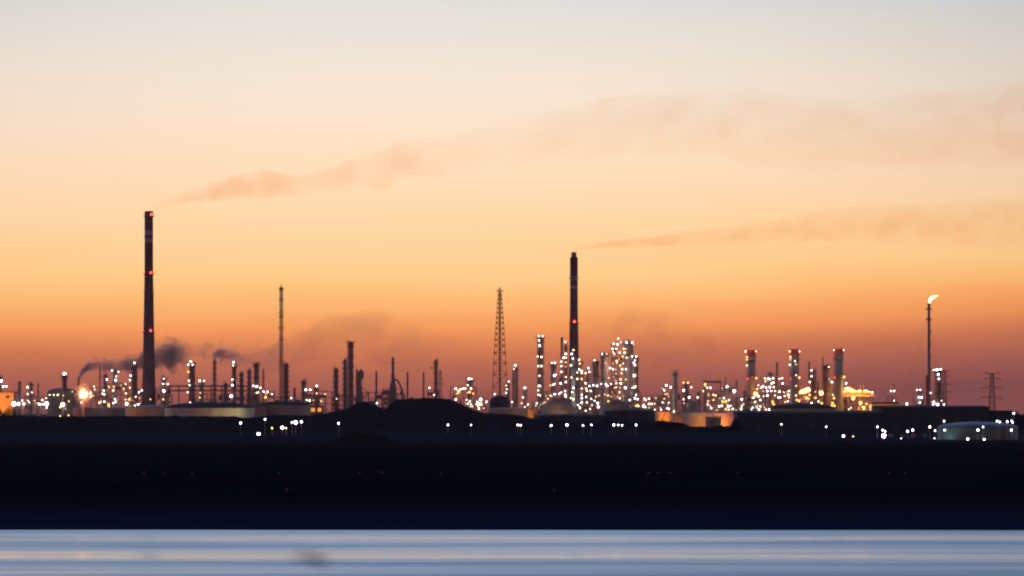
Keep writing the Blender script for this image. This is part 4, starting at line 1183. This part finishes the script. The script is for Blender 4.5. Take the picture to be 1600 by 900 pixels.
LP = '''
2 595 b|5 604 w|10 604 w|100 584 b|103 584 w|43 605 w|43 616 s|50 613 s|78 617 w|84 617 c|90 617 w|99 618 y|113 612 y|72 622 c|82 625 y|22 631 B|28 631 B|37 631 B|25 626 s|35 626 s|44 626 s|54 626 s|46 629 s|66 625 s|62 632 B|67 632 w|73 631 B|73 637 c|88 631 w|98 632 B|109 632 w|127 629 c|94 650 y|107 649 y|141 615 w|142 620 c
147 604 c|160 615 w|167 593 w|162 610 w|163 616 s|175 579 w|185 581 w|182 588 c|181 594 w|170 604 y|178 604 y|177 610 c|163 628 w|177 630 w|181 628 w|210 567 w|204 587 w|203 594 c|203 606 c|196 600 w|202 624 o|198 631 b|211 634 w|216 632 w|212 620 c|217 613 s|222 610 w|224 604 c|240 622 w|235 624 y
256 592 w|255 600 w|262 600 c|256 611 b|255 624 y|298 565 w|294 570 w|301 570 w|294 581 o|295 595 w|296 602 c|293 613 c|297 629 c|312 595 w|319 595 w|313 614 y|312 621 y
365 566 w|364 571 c|363 593 w|363 602 w|361 619 b|396 603 s|401 604 w|407 606 w|412 612 s|418 612 w|425 616 w|401 614 w|404 613 c|415 621 o|418 632 y|455 622 w|478 609 w|485 609 w|484 626 w|495 603 w|526 623 y|589 630 w
671 606 s|678 617 c|733 592 b|737 592 w|731 602 c|736 607 c|712 607 w|715 610 c|724 607 c|727 607 w|712 624 w|729 625 c|734 627 w|731 631 c|738 635 c|751 624 b|746 628 w|748 631 b|752 632 c|748 637 y|756 638 y|760 628 c|767 640 w|773 616 w|781 616 w|784 636 b|788 634 w
795 596 w|791 602 c|792 608 c|791 614 w|791 627 c|800 628 c|783 636 w|809 640 w|805 571 w|803 577 c|820 606 w|817 621 c|815 630 y|825 632 w|820 636 c|842 525 w|848 525 w|842 532 c|843 540 w|840 557 c|846 558 w|841 572 w|846 572 c|843 587 c|842 603 w|844 603 c|841 610 c|841 617 c|844 618 c|837 634 y|842 634 c|845 633 c
862 567 w|867 567 w|866 587 w|868 586 c|864 601 c|867 600 c|860 602 y|883 534 c|884 553 w|881 559 w|884 559 w|877 565 c|877 572 c|877 581 c|884 566 y|884 573 y|884 589 c|884 597 c|876 599 w|893 553 w|895 560 w|892 571 c|893 590 c|890 603 c|896 606 w|894 613 c|892 622 c|896 624 c|883 611 w|883 617 w|884 620 c|874 615 w|877 613 w|867 616 w|860 618 c|853 619 y|856 623 y
905 562 w|906 568 o|905 577 w|902 582 c|909 580 c|909 583 c|902 592 c|909 592 o|919 575 w|921 581 c|915 583 s|915 599 w|921 603 s|927 602 s|933 603 w|939 600 w|909 607 w|916 607 c|917 611 w|923 611 c|896 547 c|909 617 w|916 620 c|924 623 s|909 622 w|931 620 y|936 618 y|929 626 w|917 629 c|909 629 w|903 633 s|906 637 w|925 633 y|934 630 w|935 636 w|915 642 c|922 639 c
929 563 c|941 553 w|948 553 w|946 567 y|949 603 w|953 575 w|958 577 w|951 591 c|955 600 w|963 599 w|970 599 w|956 613 c|950 618 y|960 606 y|963 605 c|963 584 y|971 583 c|972 577 c|978 577 c|964 567 y|974 568 c|979 559 w|974 545 c|977 545 y|957 545 w|963 545 w|959 537 w|965 538 w|966 529 c|970 535 w|979 535 w|988 535 w|990 539 w|968 551 c|976 551 c|960 553 c|978 593 y|977 606 w
988 557 w|994 557 w|992 563 w|990 567 s|992 570 w|991 587 b|991 605 w|988 606 c|993 604 w|988 614 w|994 617 w|988 621 w|992 622 w|996 624 w|984 625 w|988 629 w|975 625 s|955 620 y|968 613 c|996 636 O
1007 623 w|1009 625 w|1014 623 c|1006 633 w|1008 636 w|1014 631 c|1018 631 c|1025 622 y|1031 621 y|1035 629 w|1045 629 w|1023 631 y|1014 637 y|1023 640 c|1033 640 w|1042 638 w|1045 639 w|1053 643 c|1041 602 w|1038 610 w|1048 605 w|1040 616 y|1038 623 y
1068 598 o|1075 598 o|1068 610 w|1080 605 w|1068 624 c|1077 621 w|1069 630 y|1075 633 o|1070 659 w|1083 662 O|1105 606 w|1110 606 w|1099 611 s|1090 621 s|1106 632 c|1118 618 c|1115 625 y|1125 622 y|1131 622 w|1139 625 w|1124 635 w|1128 634 s|1142 634 w|1138 635 w|1145 639 w|1139 640 c|1136 604 w|1147 611 b|1158 639 w|1159 624 w|1134 665 o
1165 549 c|1181 549 c|1167 558 o|1167 562 o|1167 571 c|1168 592 r|1182 591 o|1185 602 c|1189 606 c|1183 608 o|1181 616 O|1185 619 w|1177 622 w|1180 628 c|1188 625 w|1182 635 c|1188 635 w|1176 637 w|1170 640 w|1174 640 w|1179 640 w|1186 640 w|1167 623 o
1195 591 w|1201 592 w|1208 591 w|1196 596 c|1208 598 w|1206 599 c|1192 604 w|1197 606 w|1203 605 w|1209 605 c|1199 611 w|1205 611 w|1211 611 c|1199 618 w|1211 618 c|1207 628 o|1197 640 c|1202 640 w|1218 592 w|1222 591 w|1223 599 w|1218 612 w|1225 613 y|1233 611 w|1216 621 w|1219 621 w|1226 619 c|1232 617 w|1233 621 o|1227 628 y|1231 627 w
1234 549 c|1249 549 c|1235 558 o|1235 562 c|1234 570 c|1242 564 c|1244 569 y|1244 586 c|1249 590 o|1235 592 r|1244 603 y|1244 618 c|1245 625 y|1253 612 O|1258 611 O|1262 609 O|1250 614 o|1268 579 c|1268 588 w|1265 597 c|1266 609 c|1265 617 o|1264 623 o|1268 630 w|1274 612 y|1274 622 o|1283 614 O|1279 627 w|1284 630 o|1295 573 c|1296 592 c|1300 597 w|1301 617 c|1303 622 o|1301 630 o|1300 634 o|1304 634 o|1297 642 y
1303 547 c|1318 547 c|1319 589 o|1304 590 r|1322 599 w|1320 613 O|1324 608 O|1328 606 o|1330 611 O|1335 613 O|1343 613 O|1353 613 O|1358 612 c|1363 613 c|1333 622 O|1345 630 O|1349 637 O|1354 631 o|1360 636 w
1392 611 w|1397 611 w|1397 626 w|1399 630 w|1417 631 w|1433 609 w|1438 609 w|1436 621 w|1440 621 w|1437 629 w|1459 578 w|1464 578 b|1470 577 w|1466 585 w|1467 592 w|1454 614 s|1459 628 w|1458 632 w|1465 632 b|1471 626 s|1475 632 w'''
for tok in LP.replace('\n', '|').split('|'):
    if tok.strip():
        x, y, k = tok.split(); q = random.random()
        if k in 'ws' and q < .30: k = 'c' if q < .17 else 'g'
        attach(float(x), float(y), k)
# the many weak lamps on walkways inside the lit structures
lit = [h for h in HOSTS if not h[6] and any(c.name.startswith('floodlight') for c in h[5].children) and h[5]['category'] == 'steel structure']
for h in lit:
    for _ in range(max(2, int((h[1] - h[0]) * (642 - h[2]) / 110))):
        attach(random.uniform(h[0], h[1]), random.uniform(h[2] + 2, 641), random.choice('ddddyyco'))

# lamps that hang on nothing get a pole of their own, named by the zone they stand in
ZONES = [(0, 76, 'in the bright row at far left', 'pole lamps at far left'), (76, 140, 'between brown domed tank and ground flame', 'pole lamps near the ground flame'), (140, 260, 'around the tallest chimney foot', 'pole lamps by the tallest chimney'),
         (260, 620, 'between guyed mast and cone based tower', 'pole lamps in the unlit quarter'), (620, 830, 'around the lattice tower', 'pole lamps by the lattice tower'), (830, 1010, 'near the spheres', 'pole lamps by the spheres'),
         (1010, 1160, 'around the portal frame', 'pole lamps by the portal frame'), (1160, 1330, 'below the red topped stacks', 'pole lamps by the red topped stacks'), (1330, 1600, 'between amber deck and flare stack', 'pole lamps near the flare stack')]
for a, b, where, grp in ZONES:
    pts = [q for q in LOOSE if a <= q[0] < b]
    if pts: row(pts, 2640 if a < 1000 or a > 1160 else 2580, where, grp)

# light thrown by the yard lamps
OR, WH, YG, TE = (1, .33, .05), (1, .93, .86), (1, .86, .36), (.62, 1, .95)
point(12, 630, 2812, 15000, OR); point(-8, 630, 2812, 12000, OR)
point(130, 615, 2768, 22000, (1, .40, .15), 2)
point(386, 648, 2708, 3000, YG); point(352, 650, 2698, 2200, (1, .72, .34)); point(300, 650, 2690, 1500, (1, .42, .22)); point(250, 648, 2760, 1500, (1, .42, .22))
point(1036, 661, 2672, 13000, OR); point(1060, 664, 2695, 2500, OR); point(1083, 661, 2728, 6000, OR); point(1140, 667, 2733, 14000, (1, .24, .05)); point(1105, 662, 2728, 1500, OR)
point(829, 653, 2708, 4000, OR); point(858, 632, 2737, 1800, (1, .78, .5)); point(884, 640, 2737, 1200, (1, .78, .5)); point(950, 640, 2747, 1100, (1, .78, .5))
for _x, _y in ((1174, 547), (1242, 545), (1310, 544)): point(_x - 3, _y + 4, 2966.5, 520, (1, .78, .6), .4)
point(1466, 685, 1836, 900, TE); point(1476, 659, 1828, 800, TE); point(1536, 686, 1822, 150, TE)
for x, y, D, p, c in ((30, 628, 2960, 2500, WH), (66, 628, 2960, 2500, WH), (180, 620, 2990, 2500, WH), (880, 610, 2930, 3500, WH), (915, 620, 2930, 3500, WH), (966, 575, 2975, 5000, (1, .85, .62)), (962, 612, 2960, 3000, (1, .85, .62)),
        (1025, 628, 2980, 2500, WH), (1120, 625, 3020, 2500, (1, .8, .55)), (1200, 612, 3010, 3500, WH), (1257, 612, 3030, 9000, (1, .5, .1)), (1330, 606, 2978, 9000, (1, .5, .1)), (1350, 608, 2978, 9000, (1, .5, .1)), (1347, 634, 2950, 7000, (1, .5, .1)), (1184, 608, 2962, 4000, OR), (1290, 630, 2950, 2000, OR), (1380, 632, 2915, 3500, OR)):
    point(x, y, D, p * 1.5, c)


# ------------------------------------------------------------------ smoke
def smoke_mat(name, dens, scale, thr, x0, x1, absorb=None, scatter=None, stretch=(1, 1, 1.3), fade=(.02, .3), tail=None):
    m, nt, out = new_mat(name)
    N, L = nt.nodes.new, nt.links.new
    tc = N('ShaderNodeTexCoord'); mp = N('ShaderNodeMapping'); mp.inputs['Scale'].default_value = stretch
    L(tc.outputs['Object'], mp.inputs[0])
    nz = N('ShaderNodeTexNoise'); nz.inputs['Scale'].default_value = scale; nz.inputs['Detail'].default_value = 4; nz.inputs['Roughness'].default_value = .6
    L(mp.outputs[0], nz.inputs['Vector'])
    mr = N('ShaderNodeMapRange'); mr.interpolation_type = 'SMOOTHSTEP'; L(nz.outputs['Fac'], mr.inputs[0])
    mr.inputs[1].default_value = thr[0]; mr.inputs[2].default_value = thr[1]; mr.inputs[3].default_value = thr[2] if len(thr) > 2 else 0; mr.inputs[4].default_value = 1
    sp = N('ShaderNodeSeparateXYZ'); L(tc.outputs['Object'], sp.inputs[0])
    fx = N('ShaderNodeMapRange'); L(sp.outputs['X'], fx.inputs[0]); fx.inputs[1].default_value = x0; fx.inputs[2].default_value = x1
    rp = N('ShaderNodeValToRGB'); L(fx.outputs[0], rp.inputs[0])
    prof = tail or [(0, 1), (1, .25)]
    e = rp.color_ramp.elements
    e[0].position = prof[0][0]; e[0].color = (prof[0][1],) * 3 + (1,); e[1].position = prof[-1][0]; e[1].color = (prof[-1][1],) * 3 + (1,)
    for p, q in prof[1:-1]: k = e.new(p); k.color = (q, q, q, 1)
    mu = N('ShaderNodeMath'); mu.operation = 'MULTIPLY'; L(mr.outputs[0], mu.inputs[0]); L(rp.outputs[0], mu.inputs[1])
    md = N('ShaderNodeMath'); md.operation = 'MULTIPLY'; L(mu.outputs[0], md.inputs[0]); md.inputs[1].default_value = dens
    ab = N('ShaderNodeVolumeAbsorption'); ab.inputs['Color'].default_value = (*absorb, 1); L(md.outputs[0], ab.inputs['Density'])
    if scatter:
        sc = N('ShaderNodeVolumeScatter'); sc.inputs['Color'].default_value = (*scatter, 1); L(md.outputs[0], sc.inputs['Density'])
        ad = N('ShaderNodeAddShader'); L(ab.outputs[0], ad.inputs[0]); L(sc.outputs[0], ad.inputs[1]); L(ad.outputs[0], out.inputs['Volume'])
    else:
        L(ab.outputs[0], out.inputs['Volume'])
    m.cycles.volume_step_rate = .12
    return m


def plume(pts, D, mat_args, label, drift=.15, wob=.25, seed=0, ry=1.0, name='smoke_plume'):
    """a billowing tube: pts = [(x, y, radius px)]"""
    # smooth resample
    def cr(a, b, c, d, t): return .5 * (2 * b + (c - a) * t + (2 * a - 5 * b + 4 * c - d) * t * t + (3 * b - a - 3 * c + d) * t ** 3)
    q = []
    for i in range(len(pts) - 1):
        a, b, c, d = pts[max(0, i - 1)], pts[i], pts[i + 1], pts[min(len(pts) - 1, i + 2)]
        for k in range(8): q.append(tuple(cr(a[j], b[j], c[j], d[j], k / 8) for j in range(3)))
    q.append(pts[-1])
    n = 20; vs = []
    p0 = P(q[0][0], q[0][1], D)
    for i, (x, y, r) in enumerate(q):
        p = P(x, y, D); p.y += drift * (p.x - p0.x)
        s = D / K
        a_, b_ = q[max(0, i - 1)], q[min(len(q) - 1, i + 1)]
        t = Vector((b_[0] - a_[0], 0, -(b_[1] - a_[1]))).normalized(); up = Vector((-t.z, 0, t.x))
        for k in range(n):
            an = 2 * math.pi * k / n
            d0 = Vector((0, 1, 0)) * math.cos(an) * ry + up * math.sin(an)
            pp = p + d0 * r * s
            w = 1 + wob * (noise.noise(Vector((pp.x * .06 / max(.3, s * r / 8), pp.y * .05, pp.z * .06 / max(.3, s * r / 8) + seed))) * 1.4)
            vs.append(p + d0 * r * s * w - p0)
    m = MB(); N_ = len(q)
    m._add(vs, [(i * n + k, i * n + (k + 1) % n, (i + 1) * n + (k + 1) % n, (i + 1) * n + k) for i in range(N_ - 1) for k in range(n)] + [tuple(range(n))[::-1], tuple((N_ - 1) * n + k for k in range(n))])
    ext = (q[-1][0] - q[0][0]) * D / K
    o = m.build(name, smoke_mat(x0=0, x1=ext, **mat_args), None, True); o.location = p0
    if label: o['label'] = label; o['category'] = 'smoke'; o['group'] = 'smoke plumes over the works'
    return o
    return o


BR = (.88, .59, .38)
plume([(235, 326, 2.5), (243, 321, 5), (260, 315, 8), (300, 306, 11), (345, 297, 16), (400, 286, 23), (460, 287, 19), (520, 279, 21), (580, 262, 28), (640, 248, 33), (690, 240, 32), (760, 222, 40), (830, 210, 42), (900, 200, 46), (980, 186, 50), (1080, 182, 52), (1180, 186, 54), (1290, 194, 56), (1400, 196, 60), (1510, 188, 66), (1640, 178, 72)], 3050,
      dict(name='chimney_smoke', dens=.030, absorb=BR, scatter=None, scale=.034, thr=(.32, .70, .14), tail=[(0, 2.6), (.02, 2.0), (.06, 1.3), (.18, .75), (.28, .55), (.33, .32), (.37, .20), (.42, .24), (.50, .32), (.8, .26), (1, .25)]), 'long brown smoke plume drifting right from the tallest chimney')
plume([(896, 391.5, 2.2), (905, 388, 3.2), (918, 385.5, 4), (950, 382, 5.5), (1000, 379, 8), (1080, 372, 11.5), (1180, 363, 16), (1280, 352, 24), (1380, 345, 32), (1480, 348, 36), (1640, 342, 44)], 3120,
      dict(name='second_chimney_smoke', dens=.038, absorb=BR, scatter=None, scale=.045, thr=(.30, .70, .2), tail=[(0, 4.0), (.04, 3.0), (.12, 1.7), (.4, .62), (.7, .40), (1, .30)]), 'thin brown smoke plume drifting right from the second chimney')
F = dict(absorb=(.34, .50, .66), scatter=(.60, .72, 1.0))
fp = [(122.5, 599, 1.3), (123.5, 592, 1.9), (127, 583, 3.0), (134, 576, 4.6), (146, 571.5, 6), (165, 571, 7), (190, 570.5, 8), (215, 567, 10), (240, 561, 15), (258, 556, 18), (274, 553, 16), (288, 550, 11), (300, 548, 6)]
core = plume(fp, 3090, dict(name='flare_smoke', dens=.135, scale=.09, thr=(.30, .70, .18), tail=[(0, 4), (.08, 2.6), (.2, 1.3), (.6, .8), (.8, .75), (.92, .4), (1, .05)], **F), 'dark grey smoke curling from the thin flare pipe behind the tallest chimney')
outer = plume([(x + 2, y - 1, r * 1.55 + .6) for x, y, r in fp[1:]] + [(325, 548, 15), (352, 552, 18), (380, 556, 14)], 3090, dict(name='flare_smoke_edge', dens=.05, scale=.09, thr=(.34, .68, .05), tail=[(0, 2.5), (.2, 1.2), (.7, 1), (.85, .5), (1, .02)], **F), None, wob=.45, seed=4, name='wisp')
outer.parent = core; outer.location = outer.location - core.location
sp_ = [(335, 562, 2.2), (335.5, 557, 5), (340, 554, 7), (350, 554, 7), (362, 557, 7), (378, 562, 8)]
core = plume(sp_, 3030, dict(name='stack_smoke', dens=.18, scale=.12, thr=(.30, .68, .12), tail=[(0, 1.3), (.3, 1), (.6, .4), (1, .02)], **F), 'small dark smoke puff at the top of the slim smoking stack')
outer = plume([(x + 2, y, r * 1.6) for x, y, r in sp_] + [(398, 565, 15), (420, 562, 18), (438, 552, 20), (450, 546, 12)], 3030, dict(name='stack_smoke_edge', dens=.04, scale=.07, thr=(.34, .66, .05), tail=[(0, 1), (.3, .8), (.6, .45), (.85, .4), (1, .02)], **F), None, wob=.4, seed=9, name='wisp')
outer.parent = core; outer.location = outer.location - core.location
plume([(300, 570, 8), (340, 566, 16), (385, 568, 22), (440, 556, 24), (468, 542, 27), (500, 528, 33), (535, 522, 36), (575, 524, 38), (615, 532, 40), (655, 546, 42), (705, 562, 40), (750, 576, 32), (790, 586, 14)], 3160,
      dict(name='mauve_smoke', dens=.017, absorb=(.60, .56, .70), scatter=(.22, .21, .28), scale=.035, thr=(.30, .74, .12), tail=[(0, .2), (.2, .7), (.4, 1.1), (.6, .9), (1, .05)]), 'broad faint mauve smoke behind the unlit columns', wob=.3)
plume([(905, 520, 10), (930, 506, 22), (965, 505, 28), (1010, 520, 38), (1060, 540, 40), (1110, 560, 34), (1150, 575, 16)], 3200,
      dict(name='faint_smoke', dens=.013, absorb=(.62, .58, .70), scatter=(.20, .20, .26), scale=.05, thr=(.36, .66, .05), tail=[(0, .5), (.3, 1), (.8, .6), (1, .1)]), 'very faint mauve smoke behind the lamp cluster')
plume([(113, 617, 3), (118, 616.5, 10), (126, 616, 16), (134, 616, 17), (142, 616, 12), (149, 616, 4)], 2770,
      dict(name='flame_halo_smoke', dens=.05, absorb=(.9, .8, .7), scatter=(.9, .62, .42), scale=.12, thr=(.30, .7, .35), tail=[(0, .1), (.35, 1), (.65, 1), (1, .1)]), 'small smoke cloud added as a halo of glow around the ground flame', ry=.8)  # smoke volume added to carry the halo of the flame

# ---- a bird low over the water
D = 5.5
c = P(496, 876, D)
bd = thing('bird', 'small dark blurred bird flying over the pale water near the bottom edge', 'bird', (c.x, D, c.z))
prof = [(.01, -.30), (.05, -.22), (.085, -.08), (.09, .05), (.07, .16), (.055, .22), (.06, .27), (.04, .32), (.012, .38)]
m = MB(); m.lathe((0, 0, 0), prof, 12)
m.v = [(c.x + z * .95, D + y, c.z + x - .12 * z) for x, y, z in m.v]; m.build('body', M['swallow'], bd, True)
for sg in (-1, 1):
    m = MB(); sec = [(0, 0, .16, .02), (.25, .13, .20, .02), (.52, .16, .17, .015), (.80, .10, .10, .01), (1.0, .04, .02, .004)]
    vs = []
    for (d, up, ch, th) in sec:
        yy = sg * d * .55; xx = -d * .75 * (1 if sg > 0 else .75)
        vs += [(c.x + xx + ch, D + yy, c.z + up), (c.x + xx, D + yy, c.z + up + th), (c.x + xx - ch, D + yy, c.z + up), (c.x + xx, D + yy, c.z + up - th)]
    m._add(vs, [(i * 4 + k, i * 4 + (k + 1) % 4, i * 4 + 4 + (k + 1) % 4, i * 4 + 4 + k) for i in range(len(sec) - 1) for k in range(4)]); m.build('wing', M['swallow'], bd)
m = MB(); m._add([(c.x - .26, D - .03, c.z + .03), (c.x - .48, D - .12, c.z + .06), (c.x - .48, D + .12, c.z + .06), (c.x - .26, D + .03, c.z + .03), (c.x - .36, D, c.z + .08), (c.x - .36, D, c.z + .03)],
                 [(0, 1, 4), (1, 2, 4), (2, 3, 4), (3, 0, 4), (1, 0, 5), (2, 1, 5), (3, 2, 5), (0, 3, 5)]); m.build('tail', M['swallow'], bd)
for ch in bd.children: ch.scale = (.052, .04, .052)

# ------------------------------------------------------------------ air
HAZE = 1.5e-5
m_, nt, out = new_mat('evening_air')
pv = nt.nodes.new('ShaderNodeVolumePrincipled'); pv.inputs['Density'].default_value = HAZE; pv.inputs['Color'].default_value = (.96, .80, .82, 1); pv.inputs['Anisotropy'].default_value = .2
nt.links.new(pv.outputs[0], out.inputs['Volume'])
mb = MB(); mb.box((-9100, -200, -2.2), (9100, 12100, 330)); hz = mb.build('haze', m_); hz['kind'] = 'stuff'
hz.display_type = 'BOUNDS'

for o in bpy.data.objects:
    if '_w' in o: del o['_w']

# ------------------------------------------------------------------ camera and render
cd = bpy.data.cameras.new('camera'); cam = bpy.data.objects.new('camera', cd); COL.objects.link(cam)
cam.location = (0, 0, CAM_H); cam.rotation_euler = (math.radians(90), 0, 0)
cd.sensor_width = 36; cd.lens = 135; cd.shift_y = (HZ - 450) / 1600
cd.clip_start = 1; cd.clip_end = 40000
cd.dof.use_dof = True; cd.dof.focus_distance = 62; cd.dof.aperture_fstop = 4.6
SC.camera = cam
SC.render.engine = 'CYCLES'
SC.cycles.use_denoising = True
SC.cycles.max_bounces = 5; SC.cycles.diffuse_bounces = 2; SC.cycles.glossy_bounces = 2; SC.cycles.volume_bounces = 0; SC.cycles.transparent_max_bounces = 12
SC.cycles.sample_clamp_indirect = 3
SC.cycles.caustics_reflective = False; SC.cycles.caustics_refractive = False
SC.view_settings.view_transform = 'Standard'; SC.view_settings.look = 'None'; SC.view_settings.exposure = 0; SC.view_settings.gamma = 1
SC.view_settings.use_curve_mapping = False
